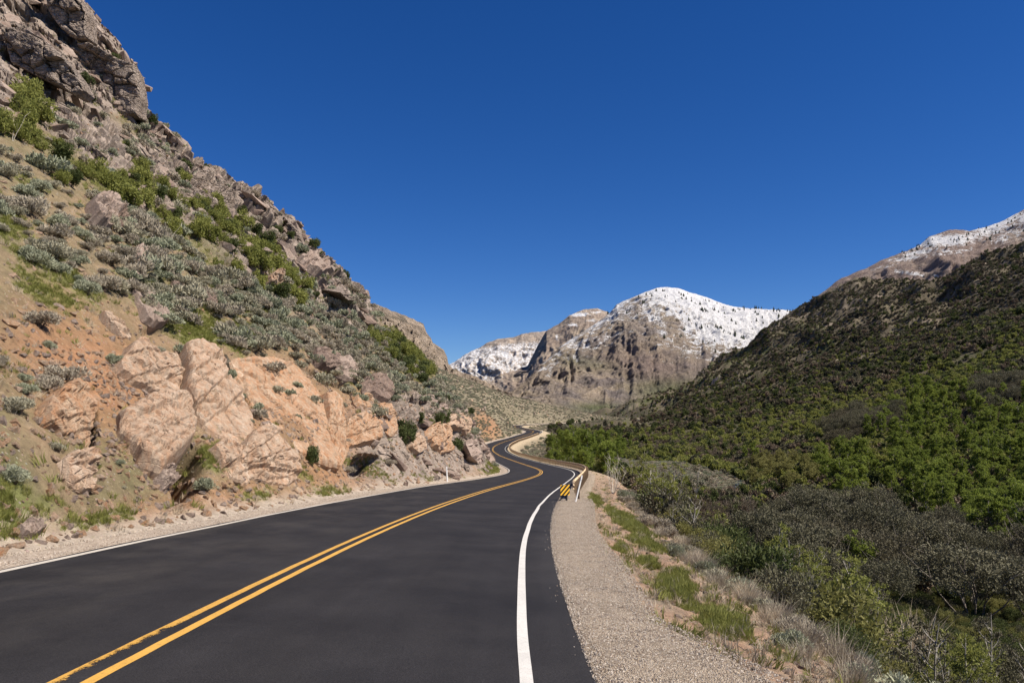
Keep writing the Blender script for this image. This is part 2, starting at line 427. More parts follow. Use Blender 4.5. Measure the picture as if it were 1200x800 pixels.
# ---------------------------------------------------------------- ground colours (what the ground is made of)
def blob(cx, cy, rx, ry, ang=0, px=None, py=None):
    px = PXF if px is None else px; py = PYF if py is None else py
    a = rad(ang); dx = px-cx; dy = py-cy
    u = (dx*math.cos(a)+dy*math.sin(a))/rx; v = (-dx*math.sin(a)+dy*math.cos(a))/ry
    return np.exp(-(u*u+v*v))
def blobs(lst, px=None, py=None):
    m = 0
    for b in lst: m = np.maximum(m, blob(*b[:5], px=px, py=py)*(b[5] if len(b) > 5 else 1.0))
    return m
GRASS_L = [(235,388,52,30,20),(60,340,80,22,30,.8),(5,255,60,26,30,.9),(40,215,40,12,25,.6),(90,330,50,14,35,.7),(285,385,30,14,30,.7),(60,590,40,20,-10,.6),(12,600,34,50,0,.9),(320,535,60,12,32),(245,535,26,22,50,.9),(395,580,60,14,10,.7),(578,546,13,16,60,1),
           (175,350,40,26,30,.8),(110,610,80,14,-12,.7),(300,580,50,12,-10,.6),(560,505,30,6,20,.5),(610,508,18,5,0,.6),(430,548,50,12,20,.8),(500,560,50,8,10,.5),(30,300,60,20,20,.5),(480,470,30,20,45,.4),
           (420,455,10,30,-50,.5)]
GRASS_R = [(680,580,28,8,20),(733,612,34,9,32),(752,637,28,7,25,.8),(792,685,28,18,35),(727,643,18,8,20,.7),(848,735,46,18,25,.85),(900,760,30,12,20,.5),(1000,700,60,30,30,.3),(760,662,20,9,20,.8),(790,610,40,30,45,.35)]
DIRT = [(200,600,200,26,-14,.8),(110,440,110,70,30),(430,510,70,60,40),(60,640,150,30,-12,.8),(250,600,150,18,-14,.8),(480,490,40,40,50,1),(570,500,32,22,45,1),(330,480,120,80,20,.7),(390,560,90,40,15,.8),(520,530,70,40,40,.8),(60,400,80,60,0,.8)]
m_gr = np.where(PXF < 640, blobs(GRASS_L), blobs(GRASS_R))
m_dirt = blobs(DIRT)*(T < 0)*(Y < 330)
nA = fbm(X, Y, Z, 5, 0.5); nB = fbm(X+70, Y, Z, 5, 1.7); nC = fbm(X, Y+90, Z, 4, 0.12); nD = fbm(X, Y, Z+33, 3, 6.0)
c_dirt = np.array([.33,.18,.10]); c_tan = np.array([.25,.185,.115]); c_grass = np.array([.15,.175,.05]); c_sage = np.array([.155,.15,.08])
c_litter = np.array([.20,.15,.095]); c_rockA = np.array([.29,.235,.195]); c_rockB = np.array([.17,.14,.12]); c_rockC = np.array([.40,.325,.27]); c_shade = np.array([.13,.085,.05])
C = np.zeros(X.shape+(3,)) + c_tan
def lay(C, c, m): return C*(1-m[..., None])+c*m[..., None]
C = lay(C, c_litter, sstep(-0.3, 0.4, nA)*0.8)
C = lay(C, c_dirt, np.clip(m_dirt*1.25+0.35*nB-0.1, 0, 1))
C = lay(C, np.where(hill[..., None], c_sage, np.array([.215,.19,.135])), np.where(hill, 0.35, 0.9)*sstep(-0.2, 0.3, nA+0.2)*(1-m_dirt))
C = lay(C, np.array([.30,.235,.175]), sstep(0.1, 0.5, nB)*np.where(hill, 0.5, .2))
C = lay(C, c_grass, np.clip(sstep(0.35, 0.75, m_gr+0.5*nA+0.4*nB), 0, 1)*0.7)
C = lay(C, np.array([.14,.145,.055]), (hill*sstep(-.05, .45, nC+.5*nA)*(1-np.clip(m_dirt*1.2, 0, 1)))*.55)
# right side natural ground: litter and grass under the shrubs
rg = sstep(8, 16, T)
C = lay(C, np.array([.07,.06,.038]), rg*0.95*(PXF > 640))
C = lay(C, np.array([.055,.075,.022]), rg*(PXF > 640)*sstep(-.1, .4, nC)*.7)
# dry bank strip
strip = sstep(gw-0.2, gw+0.4, tt)*sstep(gw+bwd+2.6, gw+bwd+1.2, tt)*(Y < 130)
C = lay(C, mix(np.array([.36,.235,.16]), np.array([.25,.2,.15]), sstep(-.3, .4, nB)[..., None]), strip)
C = lay(C, c_grass*1.0, strip*sstep(0.4, 0.8, blobs(GRASS_R)+0.4*nA+0.4*nB)*.7)
C = lay(C, np.array([.20,.175,.12])*(1+.25*nB[..., None]), sstep(112, 135, Y)*(T < -4.9)*(1-m_dirt)*.85)
# sage bench
bench = blob(795, 558, 82, 14, 12)*(Y > 120)*(Y < 250)
C = lay(C, np.array([.27,.24,.175]), sstep(.2, .6, bench))
# far right slope: brown brush
fr = sstep(250, 900, DD)*rightm
C = lay(C, np.array([.098,.083,.058]), np.clip(fr+.0, 0, 1)*.9)
C = lay(C, np.array([.08,.105,.035]), fr*sstep(0.0, .35, nC*0.6+fbm(X, Y, Z, 4, .02))*.6*sstep(340, 400, PYF))
C = lay(C, np.array([.27,.22,.18]), np.clip(oc, 0, 1)*sstep(.1, .3, fbm(X, Y, Z, 4, .05)+.15)*.9)
mot = fbm(X+70, Y, Z, 5, .045)+.6*fbm(X, Y+50, Z, 4, .012)
C = C*np.where(fr > 0, 1+fr*np.clip(mot, -.6, .9)*1.1, 1)[..., None]
# bedrock
rk = mix(c_rockA, c_rockB, sstep(-.1, .35, nA)[..., None]); rk = mix(rk, c_rockC, (sstep(.0, .45, nB)*.7)[..., None])
rm = sstep(.12, .45, rockm)*hill
C = C*(1-rm[..., None])+rk*rm[..., None]
# sandy verge next to the left edge of the road, sandy shoulder beyond the bends
C = lay(C, np.array([.43,.36,.29]), sstep(-5.6, -4.8, tt+0.3*nB)*sstep(715, 640, Y)*(tt < 0))
C = lay(C, np.array([.46,.37,.25]), sstep(3.8, 4.2, tt)*sstep(8.5, 6.0, tt-0*nB)*sstep(60, 110, Y)*sstep(720, 700, Y))
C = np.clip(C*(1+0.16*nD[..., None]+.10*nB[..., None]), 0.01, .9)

s = NT('earth', 0.95, 0.1)
v = s.coord()
c0 = s.attr('tint')
f1 = s.noise(v, 3.0, 6, .7); f2 = s.noise(v, 22.0, 4, .7)
c1 = s.mixc(1.0, c0, s.ramp(f1, [(.25, .66), (.5, .98), (.75, 1.3)]), 'MULTIPLY')
c1 = s.mixc(1.0, c1, s.ramp(f2, [(.3, .78), (.7, 1.2)]), 'MULTIPLY')
st = s.vor(v, 9.0); stc = s.vor(v, 9.0, out='Color')
pick = s.math('MULTIPLY', s.math('LESS_THAN', st, 0.27), s.math('GREATER_THAN', s.noise(v, 1.3, 3), 0.5))
c2 = s.mixc(s.math('MULTIPLY', pick, .7), c1, s.mixc(.35, (.46,.36,.28), stc, 'MULTIPLY'))
s.col(c2)
hgt = s.math('ADD', s.math('MULTIPLY', f1, .6), s.math('ADD', s.math('MULTIPLY', f2, .25), s.math('MULTIPLY', pick, .15)))
s.bump(hgt, 0.9, 0.22)
M_EARTH = s.m
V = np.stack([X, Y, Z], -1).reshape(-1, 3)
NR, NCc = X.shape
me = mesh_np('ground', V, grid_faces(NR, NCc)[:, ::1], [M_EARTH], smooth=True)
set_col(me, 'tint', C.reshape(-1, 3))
fl_ = (rm[:-1, :-1] > .35).ravel()
me.polygons.foreach_set('use_smooth', ~fl_)
ground = tag(link('ground', me), kind='structure')
# normals for placing things, and a look-up from picture position to the surface
dXu = np.gradient(V.reshape(NR, NCc, 3), axis=1); dXv = np.gradient(V.reshape(NR, NCc, 3), axis=0)
NRM = np.cross(dXu, dXv); AREA = np.linalg.norm(NRM, axis=-1); NRM = NRM/np.maximum(AREA, 1e-9)[..., None]
RUNMIN = np.minimum.accumulate(PYF, axis=0)
VIS = PYF <= RUNMIN+2.5
def surf(px, py, dmin=2.0):
    """first ground point seen at a picture position"""
    j = int(np.clip(np.searchsorted(_px, px), 1, NCc-1))
    ok = np.where((RUNMIN[:, j] <= py) & (DD[:, j] > dmin))[0]
    i = ok[0] if len(ok) else NR-1
    t = 0
    if i > 0 and DD[i-1, j] > dmin:
        a, b = PYF[i-1, j], PYF[i, j]
        t = min(max((a-py)/(a-b) if a > b else 0, 0), 1)
        d = mix(Y[i-1, j], Y[i, j], t)
    else: d = Y[i, j]
    return px2w(px, py, d)
def ground_z(x, y):
    """height of the sheet near world x,y"""
    px = CX+x*F/y
    j = int(np.clip(np.searchsorted(_px, px), 2, NCc-3))
    i = int(np.clip(np.searchsorted(DD[:, j], y), 6, NR-7))
    sub = (X[i-6:i+7, j-2:j+3]-x)**2+(Y[i-6:i+7, j-2:j+3]-y)**2
    k = np.unravel_index(np.argmin(sub), sub.shape)
    return float(Z[i-6:i+7, j-2:j+3][k])
# ---------------------------------------------------------------- road, markings, shoulder
def ribbon(name, y0, y1, step, ts, mat, dz=0.0, tfun=None, kind='structure', smooth=True, colf=None):
    ys = [y0]
    while ys[-1] < y1: ys.append(ys[-1]+step*max(0.25, min(3.0, ys[-1]/30.0)))
    ys = np.array(ys); R = []
    for k, y in enumerate(ys):
        tr = np.array(tfun(y)) if tfun else np.array(ts)
        R.append(road_pt(tr, np.full(len(tr), y), dz))
    R = np.array(R)
    me = mesh_np(name, R.reshape(-1, 3), grid_faces(len(ys), R.shape[1]), [mat], smooth)
    tc = np.array([np.array(tfun(y)) if tfun else np.array(ts) for y in ys])
    set_col(me, 'road', np.stack([tc*0.1+0.5, np.repeat(ys[:, None], tc.shape[1], 1)*0.01, 0*tc], -1).reshape(-1, 3))
    return tag(link(name, me), kind=kind)

s = NT('asphalt', 0.9, 0.16)
v = s.coord()
rc = s.attr('road'); sep = s.new('ShaderNodeSeparateColor'); s.put(sep.inputs[0], rc)
tcd, ycd = sep.outputs[0], sep.outputs[1]
cmb = s.new('ShaderNodeCombineXYZ'); s.put(cmb.inputs[0], s.math('MULTIPLY', tcd, 10)); s.put(cmb.inputs[1], s.math('MULTIPLY', ycd, 5.0))
streak = s.noise(cmb.outputs[0], 2.2, 5, .62)
grain = s.noise(v, 60, 4, .8); grain2 = s.vor(v, 130)
blotch = s.noise(v, .55, 5, .6)
c = s.ramp(blotch, [(.3, (.0145,.0138,.0152)), (.7, (.026,.0246,.0268))])
c = s.mixc(1.0, c, s.ramp(streak, [(.3, .88), (.7, 1.14)]), 'MULTIPLY')
c = s.mixc(1.0, c, s.ramp(grain, [(.3, .5), (.72, 1.75)]), 'MULTIPLY')
# pale aggregate showing here and there
ag = s.math('GREATER_THAN', s.noise(v, 150, 1), .70)
c = s.mixc(s.math('MULTIPLY', ag, .30), c, (.12,.115,.11))
# dusty left lane
dust = s.math('MULTIPLY', s.ramp(s.noise(s.scalevec(v, (1, .5, 1)), .9, 6, .65), [(.44, 0.0), (.70, 1.0)]), s.maprange(tcd, .52, .15, .06, .42))
c = s.mixc(dust, c, (.09,.08,.07))
s.col(c)
s.put(s.b.inputs['Roughness'], s.ramp(blotch, [(.3, .78), (.7, .92)]))
s.bump(s.math('ADD', grain, grain2), .35, .006)
M_ASPH = s.m
wob = lambda y, a, ph: a*float(perlin(np.array([y*0.35+ph]), np.array([ph]), np.array([.5]))[0])
wob2 = lambda y, a, ph: a*float(perlin(np.array([y*1.7+ph]), np.array([ph]), np.array([.5]))[0])
road = ribbon('road', -30, 700, 0.5, None, M_ASPH, 0.0, tfun=lambda y: [L_EDGE-.12+wob(y, .05, 3)-.05, L_EDGE+.05+wob(y, .05, 3), -2.6, -1.3, 0, 1.3, 2.6, 3.6, R_EDGE-.02+wob(y, .05, 9)+wob2(y, .03, 4), R_EDGE+.10+wob(y, .05, 9)+wob2(y, .03, 4)])
# lower the outer rows so the edge of the mat has a thickness
me = road.data
co = np.empty(len(me.vertices)*3, np.float32); me.vertices.foreach_get('co', co); co = co.reshape(-1, 10, 3)
co[:, 0, 2] -= .11; co[:, 9, 2] -= .11
me.vertices.foreach_set('co', co.ravel()); me.update()

def paint_mat(name, base, worn, amount, hole=.0):
    s = NT(name, .7, .3); v = s.coord()
    n = s.noise(v, 26, 5, .75); n2 = s.noise(v, 3.0, 4, .6); n3 = s.noise(v, 110, 2)
    c = s.ramp(n2, [(.3, tuple(k*.84 for k in base)), (.7, base)])
    c = s.mixc(s.math('MULTIPLY', s.ramp(n, [(.52, 0), (.66, 1)]), amount), c, worn)
    c = s.mixc(1.0, c, s.ramp(n3, [(.3, .82), (.7, 1.1)]), 'MULTIPLY')
    if hole:
        y = s.new('ShaderNodeSeparateXYZ'); s.put(y.inputs[0], v)
        rs_ = s.new('ShaderNodeSeparateColor'); s.put(rs_.inputs[0], s.attr('road'))
        across = s.math('DIVIDE', s.math('ADD', s.math('MULTIPLY', s.math('SUBTRACT', rs_.outputs[0], .5), 10), .166), .10)
        near = s.maprange(y.outputs[1], 12.5, 7.0, .45, hole)
        h = s.math('LESS_THAN', s.math('ADD', s.math('MULTIPLY', s.noise(v, 38, 6, .9), .6), s.math('ADD', s.math('MULTIPLY', s.noise(v, 5.0, 3), .4), s.math('MULTIPLY', s.noise(v, .9, 2), .22))), s.math('MULTIPLY', near, s.math('ADD', .535, s.math('MULTIPLY', across, .20))))
        tr = s.new('ShaderNodeBsdfTransparent'); mx = s.new('ShaderNodeMixShader')
        s.put(mx.inputs[0], h); s.t.links.new(s.b.outputs[0], mx.inputs[1]); s.t.links.new(tr.outputs[0], mx.inputs[2])
        s.t.links.new(mx.outputs[0], s.n['Material Output'].inputs['Surface'])
    s.col(c); s.bump(s.noise(v, 90, 3), .25, .005)
    return s.m
M_WHITE = paint_mat('white_road_paint', (.66,.64,.60), (.30,.29,.27), .35)
M_WHITE2 = paint_mat('white_road_paint_dusty', (.60,.55,.48), (.36,.31,.26), .7)
M_YEL = paint_mat('yellow_road_paint', (.66,.37,.075), (.30,.19,.06), .5)
M_YELW = paint_mat('yellow_road_paint_worn', (.62,.345,.07), (.22,.14,.05), .8, hole=.96)
YW = .10
def two(a, b): return lambda y: [a+wob2(y, .006, a), b+wob2(y, .006, a)]
ribbon('road_marking', -5, 700, .5, None, M_WHITE, .004, tfun=lambda y: [3.40+wob(y, .02, 5), 3.40+wob(y, .02, 5)+(.112 if y < 30 else .095)])
ribbon('road_marking', -5, 700, .5, None, M_WHITE2, .004, tfun=lambda y: [-3.74+wob(y, .02, 8), -3.62+wob(y, .02, 8)])
ribbon('road_marking', -5, 700, .5, None, M_YEL, .004, tfun=two(.066, .066+YW))
ribbon('road_marking', -5, 700, .5, None, M_YELW, .004, tfun=two(-.066-YW, -.066))

s = NT('gravel', .95, .15); v = s.coord()
vo = s.vor(v, 62, out='Color'); vd = s.vor(v, 62); big = s.noise(v, 1.2, 4)
sp = s.new('ShaderNodeSeparateColor'); s.put(sp.inputs[0], vo)
c = s.ramp(sp.outputs[0], [(0, (.19,.145,.105)), (.35, (.33,.265,.195)), (.7, (.43,.35,.265)), (1, (.54,.46,.37))])
c = s.mixc(1.0, c, s.ramp(big, [(.3, .82), (.7, 1.12)]), 'MULTIPLY')
s.col(c); s.bump(s.math('SUBTRACT', 1.0, vd), .9, .03)
M_GRAVEL = s.m
ribbon('gravel_shoulder', -5, 120, .25, None, M_GRAVEL, -.012, tfun=lambda y: list(np.linspace(R_EDGE-.05, float(gravel_w(y))+.12+wob2(y, .12, 2)+wob(y, .10, 7), 8)))
g = bpy.data.objects['gravel_shoulder'].data
co = np.empty(len(g.vertices)*3, np.float32); g.vertices.foreach_get('co', co); co = co.reshape(-1, 3)
co[:, 2] += .018*fbm(co[:, 0], co[:, 1], co[:, 2], 4, 4.0)
co = co.reshape(-1, 8, 3); co[:, 7, 2] -= .10; co[:, 0, 2] -= .03; co[:, 6, 2] -= .01
g.vertices.foreach_set('co', co.ravel()); g.update()
s = NT('verge_sand', .95, .1); v = s.coord()
sp = s.new('ShaderNodeSeparateColor'); s.put(sp.inputs[0], s.vor(v, 40, out='Color'))
c = s.ramp(sp.outputs[0], [(0, (.26,.205,.16)), (.5, (.37,.30,.235)), (1, (.47,.40,.33))])
s.col(s.mixc(1.0, c, s.ramp(s.noise(v, 2, 4), [(.3, .8), (.7, 1.15)]), 'MULTIPLY')); s.bump(s.vor(v, 40), .6, .02)
M_VERGE = s.m
ribbon('gravel_verge', -5, 500, .3, None, M_VERGE, -.02, tfun=lambda y: [-4.75+wob2(y, .16, 2)+wob(y, .25, 7), -4.4, -4.1, L_EDGE+.05])
g = bpy.data.objects['gravel_verge'].data
co = np.empty(len(g.vertices)*3, np.float32); g.vertices.foreach_get('co', co); co = co.reshape(-1, 4, 3); co[:, 0, 2] -= .05; co[:, 1, 2] += .02
g.vertices.foreach_set('co', co.ravel()); g.update()

# ---------------------------------------------------------------- far mountains
def interp_pts(pts, x):
    p = np.array(pts, float); return np.interp(x, p[:, 0], p[:, 1])
def mountain(name, ridge, base, dfront, dback, nu, nv, colf, amp, seed, jag=2.5, foot=None, power=1.0):
    """relief between a foot line and a ridge line that stand at their own distances; ridge/base: picture points"""
    x0, x1 = ridge[0][0], ridge[-1][0]
    u = np.linspace(x0, x1, nu); v = np.linspace(0, 1, nv)
    R = interp_pts(ridge, u); B = interp_pts(base, u)
    R = R + jag*fbm(u*1.0, u*0+seed, u*0, 5, 0.06)
    UU, VV = np.meshgrid(u, v)
    df = interp_pts(dfront, u) if hasattr(dfront, '__len__') else dfront
    db = interp_pts(dback, u) if hasattr(dback, '__len__') else dback
    D = df+(db-df)*VV**power
    # height rises evenly with distance up to the ridge height
    zr = CZ-(R-HY)*db/F; zb = CZ-(B-HY)*df/F
    Zm = zb+(zr-zb)*VV**1.0
    Xm = (UU-CX)*D/F; Ym = D.copy()
    sc = 1.0/(0.10*np.mean(db))
    env = np.sin(np.pi*np.clip(VV, 0, 1))**.6*0.97+.03
    wx = fbm(Xm+seed*100, Ym, Zm, 3, sc*1.0)*.35/sc
    r1 = fbm(Xm+wx+seed*300, Ym*.5, Zm*.45, 7, sc*0.8, ridge=True)
    r2 = fbm(Xm+seed*500, Ym*.6+wx, Zm*1.4, 5, sc*6.0, ridge=True)
    rib = fbm(UU*.05+2.2*VV+fbm(UU*.02, VV*2, UU*0+seed, 3)*2.2, VV*1.6, UU*0+seed*3, 6, 1.0, ridge=True)
    r3 = fbm(Xm*1.2, Ym, Zm*1.6, 4, sc*22, ridge=True)
    Ym = Ym - amp*.15*rib*env*(1+2.6*blob(655,455,70,26,0,px=UU,py=CZ*0+HY-(Zm-CZ)*F/Ym)) - amp*.05*r3*env
    Zm = Zm + amp*.08*rib*env + amp*.025*r3*env
    Ym = Ym - amp*r1*env*.55 - amp*.14*r2*env
    Zm = Zm + amp*.30*r1*env+amp*.07*r2*env
    # back slope
    back_y = np.repeat((Ym[-1]+500)[None], 2, 0); back_y[1] += 500
    back_z = np.repeat(Zm[-1][None], 2, 0); back_z[0] -= 330; back_z[1] -= 800
    back_x = np.repeat(Xm[-1][None], 2, 0)
    Xa = np.concatenate([Xm, back_x]); Ya = np.concatenate([Ym, back_y]); Za = np.concatenate([Zm, back_z])
    px, py = w2px(Xa, Ya, Za)
    VVa = np.concatenate([VV, VV[-1:], VV[-1:]]); r1a = np.concatenate([r1, r1[-1:], r1[-1:]]); r2a = np.concatenate([r2, r2[-1:], r2[-1:]])
    gy, gx = np.gradient(Za); 
    Vs = np.stack([Xa, Ya, Za], -1)
    N = np.cross(np.gradient(Vs, axis=1), np.gradient(Vs, axis=0)); N /= np.maximum(np.linalg.norm(N, axis=-1), 1e-9)[..., None]
    ribA = np.concatenate([rib, rib[-1:], rib[-1:]]); r3A = np.concatenate([r3, r3[-1:], r3[-1:]])
    Cc, snow = colf(px, py, Xa, Ya, Za, VVa, ribA, r2a, N)
    Cc = Cc*(1+.30*r3A+.22*ribA+.15*r2a)[..., None]
    me = mesh_np(name, Vs.reshape(-1, 3), grid_faces(nv+2, nu), [M_MOUNT], True)
    set_col(me, 'tint', Cc.reshape(-1, 3)); set_col(me, 'snow', np.repeat(snow.reshape(-1, 1), 3, 1))
    o = tag(link(name, me), kind='structure')
    return o, Vs, px, py, snow
s = NT('mountain_rock_and_snow', .95, .1); v = s.coord()
c = s.attr('tint'); sn = s.attr('snow', 'Fac')
f1 = s.noise(v, .05, 9, .78); f2 = s.noise(v, .22, 5, .75)
c = s.mixc(1.0, c, s.ramp(f1, [(.3, .6), (.7, 1.4)]), 'MULTIPLY')
c = s.mixc(1.0, c, s.ramp(f2, [(.3, .68), (.7, 1.3)]), 'MULTIPLY')
sm = s.math('ADD', sn, s.math('MULTIPLY', s.math('SUBTRACT', s.noise(v, .055, 8, .8), .5), 3.0))
sm = s.ramp(sm, [(.40, 0), (.62, 1)])
s.col(s.mixc(sm, c, (.80,.80,.82)))
s.bump(s.math('ADD', f1, s.math('MULTIPLY', f2, .5)), 1.0, 16.0)
M_MOUNT = s.m

def col_main(px, py, x, y, z, v, r1, r2, N):
    C = np.zeros(px.shape+(3,))+np.array([.185,.158,.145])
    n = fbm(x, y, z, 5, .004); n2 = fbm(x+1e3, y, z, 5, .016)
    C = lay(C, np.array([.25,.205,.165]), sstep(-.05, .35, n+n2*.5+.25*r2))
    C = lay(C, np.array([.34,.27,.205]), blobs([(610,462,70,14,0,.6),(690,446,45,16,10,1),(715,455,40,12,0,1),(745,400,12,28,30,.5),(665,385,50,30,-30,.8),(770,410,20,30,60,.4)], px, py)*sstep(-.2, .25, n2))
    C = lay(C, np.array([.085,.105,.045]), np.clip(blobs([(790,457,48,16,5,1),(700,478,40,8,0,.8),(690,425,40,9,10,.5)], px, py)+.3*n2, 0, 1)*.95)
    C = lay(C, np.array([.20,.145,.12]), blobs([(760,430,60,22,10)], px, py)*.6)
    line = np.interp(px, [600,630,645,660,690,720,745,760,790,820,850,880,905,930], [430,436,432,420,402,392,376,388,398,410,424,436,440,440])
    snow = np.clip(.60+(line-py)/66-.35*r1-.38*r2-.35*n-.55*n2, 0, .84) - .25*blobs([(725,372,34,22,-30),(755,352,26,9,-20)], px, py)
    snow = snow*np.clip(.75+.6*N[..., 2]**1, 0, 1.2)
    snow = np.maximum(snow, .5*sstep(46, 0, py-line)*sstep(-.1, .4, n2)*sstep(660, 700, px))
    snow = snow*(1-.85*blobs([(788,380,14,10,30),(762,392,12,8,0,.8),(725,383,12,6,-30,.5)], px, py))
    return C, np.clip(snow, 0, 1)
def col_left(px, py, x, y, z, v, r1, r2, N):
    C = np.zeros(px.shape+(3,))+np.array([.25,.21,.18])
    n2 = fbm(x+1e3, y, z, 5, .01)
    C = lay(C, np.array([.36,.29,.23]), sstep(-.1, .4, n2))
    line = np.interp(px, [520, 560, 600, 640], [438, 442, 440, 428])
    top = np.interp(px, [520, 560, 590, 640], [400, 406, 402, 398])
    snow = sstep(20, -8, py-line+14*n2)*(.42+.5*(1-sstep(-.35, .25, r2)))*sstep(-4, 5, py-top)
    return C, np.clip(snow*(.4+.8*N[..., 2]+.2), 0, 1)
def col_mid(px, py, x, y, z, v, r1, r2, N):
    C = np.zeros(px.shape+(3,))+np.array([.25,.20,.165])
    n2 = fbm(x+1e3, y, z, 5, .012)
    C = lay(C, np.array([.34,.28,.22]), sstep(-.1, .4, n2))
    snow = blobs([(680,369,14,3.5,0,.9),(700,365,10,3,0,.7),(672,381,8,2.5,0,.8),(652,395,3,6,0,.7),(690,375,18,2,5,.6)], px, py)*sstep(-.3, .1, n2)
    return C, np.clip(snow, 0, 1)
def col_cliff(px, py, x, y, z, v, r1, r2, N):
    n2 = fbm(x, y, z*2.5, 5, .05); n3 = fbm(x, y, z*6, 4, .03)
    C = np.zeros(px.shape+(3,))+np.array([.36,.29,.225])
    C = lay(C, np.array([.46,.37,.285]), sstep(-.2, .3, n3))
    C = lay(C, np.array([.19,.165,.125]), sstep(.05, .35, n2)*.8)
    return C, np.zeros(px.shape)
def col_back(px, py, x, y, z, v, r1, r2, N):
    C = np.zeros(px.shape+(3,))+np.array([.215,.165,.145])
    n2 = fbm(x+1e3, y, z, 5, .012); n = fbm(x, y, z, 4, .004)
    C = lay(C, np.array([.27,.22,.185]), sstep(0, .4, n2)*.7)
    top = np.interp(px, [980,1010,1045,1075,1100,1135,1165,1200,1300], [327,318,302,288,274,270,262,248,215])
    dd = py-top
    snow = blobs([(1105,282,50,8,-5,1),(1170,262,40,11,-20,1),(1075,296,24,4,-10,.8),(1062,303,24,3,-8,.8),(1185,275,30,8,-20,.7),(1035,313,20,3,-10,.5),(1075,321,34,2.2,6,.9),(1110,296,40,5,-5,.5),(1230,245,60,20,-20,.9)], px, py)
    snow = snow*(1-sstep(.15, .4, n2)*.6)
    return C, np.clip(snow*.95+.2*n2, 0, 1)
mountain('mountain', [(470,470),(505,438),(532,425),(545,416),(562,407),(575,400),(588,397),(600,396),(615,392),(632,389),(650,388),(680,400)], [(470,500),(680,500)], 4300, 5600, 220, 120, col_left, 200, 3, jag=3)
mountain('mountain', [(590,440),(618,430),(630,405),(640,388),(655,380),(668,369),(685,363),(700,361),(711,364),(718,372),(740,385),(790,420)], [(590,480),(790,480)], 3300, 4200, 220, 120, col_mid, 130, 5, jag=2.5)
mt, MV, MPX, MPY, MSN = mountain('mountain', [(585,472),(600,462),(615,450),(628,436),(640,424),(660,405),(680,392),(700,378),(715,366),(722,358),(740,350),(755,343),(770,338),(783,336.5),(795,338),(815,345),(840,354),(858,360),(880,363),(905,364),(928,364),(945,362),(1000,365),(1060,370)],
         [(585,502),(680,508),(800,504),(900,498),(1060,480)], 1500, [(585,1900),(640,2300),(700,2900),(780,3300),(1060,3500)], 480, 260, col_main, 110, 1, jag=1.6)
mountain('rock_cliff', [(380,340),(400,345),(425,357),(440,359),(455,363),(470,370),(485,376),(497,382),(500,391),(505,397),(508,404),(520,410),(524,419),(526,430),(532,436),(560,452),(600,470)],
         [(380,470),(600,490)], [(380,500),(600,620)], [(380,620),(600,760)], 280, 180, col_cliff, 42, 8, jag=3)
mb, BV, BPX, BPY, BSN = mountain('mountain', [(940,360),(985,327),(1010,318),(1030,308),(1045,301),(1060,295),(1078,288),(1088,278),(1100,273),(1118,269),(1135,271),(1155,267),(1172,260),(1185,254),(1200,246),(1240,232),(1300,214),(1400,180),(1600,120)],
         [(940,470),(1600,420)], 1800, 2700, 340, 160, col_back, 120, 11, jag=3)

# terraces of the middle cliff: ledges
# ---------------------------------------------------------------- stream in the valley
def stream_pts():
    return [(930,800,46),(960,760,50),(1000,712,57),(985,676,66),(960,650,76),(930,640,92),(905,618,112),(880,595,145),(862,582,178),(858,572,205),(850,566,230)]
W = []
for px, py, d in stream_pts():
    x = (px-CX)*d/F; z = CZ-(py-HY)*d/F
    z = min(z, ground_z(x, d)+.35) if False else ground_z(x, d)+.25
    W.append((x, d, z))
W = np.array(W); W[:, 2] = np.convolve(np.pad(W[:, 2], 1, mode='edge'), [1/3]*3, 'valid')
tt_ = np.linspace(0, 1, 90); k_ = np.linspace(0, 1, len(W))
Pw = np.stack([np.interp(tt_, k_, W[:, i]) for i in range(3)], -1)
tan = np.gradient(Pw, axis=0); sd = np.stack([tan[:, 1], -tan[:, 0], 0*tan[:, 0]], -1); sd /= np.linalg.norm(sd, axis=1)[:, None]
wd = 1.6+.5*fbm(tt_*8, tt_*0, tt_*0, 3)
Vw = np.stack([Pw-sd*wd[:, None], Pw, Pw+sd*wd[:, None]], 1)
s = NT('stream_water', .08, .5); v = s.coord()
s.b.inputs['IOR'].default_value = 1.33
s.col(s.ramp(s.noise(v, 2.5, 5), [(.45, (.018,.03,.035)), (.62, (.05,.07,.08)), (.72, (.45,.5,.52))]))
s.bump(s.noise(v, 5, 4), .5, .08)
tag(link('stream', mesh_np('stream', Vw.reshape(-1, 3), grid_faces(90, 3), [s.m], True)), kind='structure')
# ---------------------------------------------------------------- plants
def quads(c, ax1, ax2):
    """quads centred on c spanned by half axes"""
    n = len(c)
    V = np.stack([c-ax1-ax2, c+ax1-ax2*.55, c+ax1*1.0+ax2*.55, c-ax1+ax2], 1).reshape(-1, 3)
    return V, np.arange(4*n).reshape(-1, 4)
def rnd_dirs(rs, n):
    v = rs.normal(size=(n, 3)); return v/np.linalg.norm(v, axis=1)[:, None]
def leaf_cloud(rs, c, out, length, width, spread=.6):
    """leaf quads at c, long axis roughly along out"""
    n = len(c)
    a = out+spread*rnd_dirs(rs, n); a /= np.linalg.norm(a, axis=1)[:, None]
    b = np.cross(a, rnd_dirs(rs, n)); b /= np.maximum(np.linalg.norm(b, axis=1), 1e-6)[:, None]
    L = length*(.6+.8*rs.rand(n))[:, None]*.5; W = width*(.6+.8*rs.rand(n))[:, None]*.5
    return quads(c, a*L, b*W)
def join(parts):
    V, Fc, off = [], [], 0
    for v, f in parts:
        V.append(v); Fc.append(f+off); off += len(v)
    return np.concatenate(V), np.concatenate(Fc)
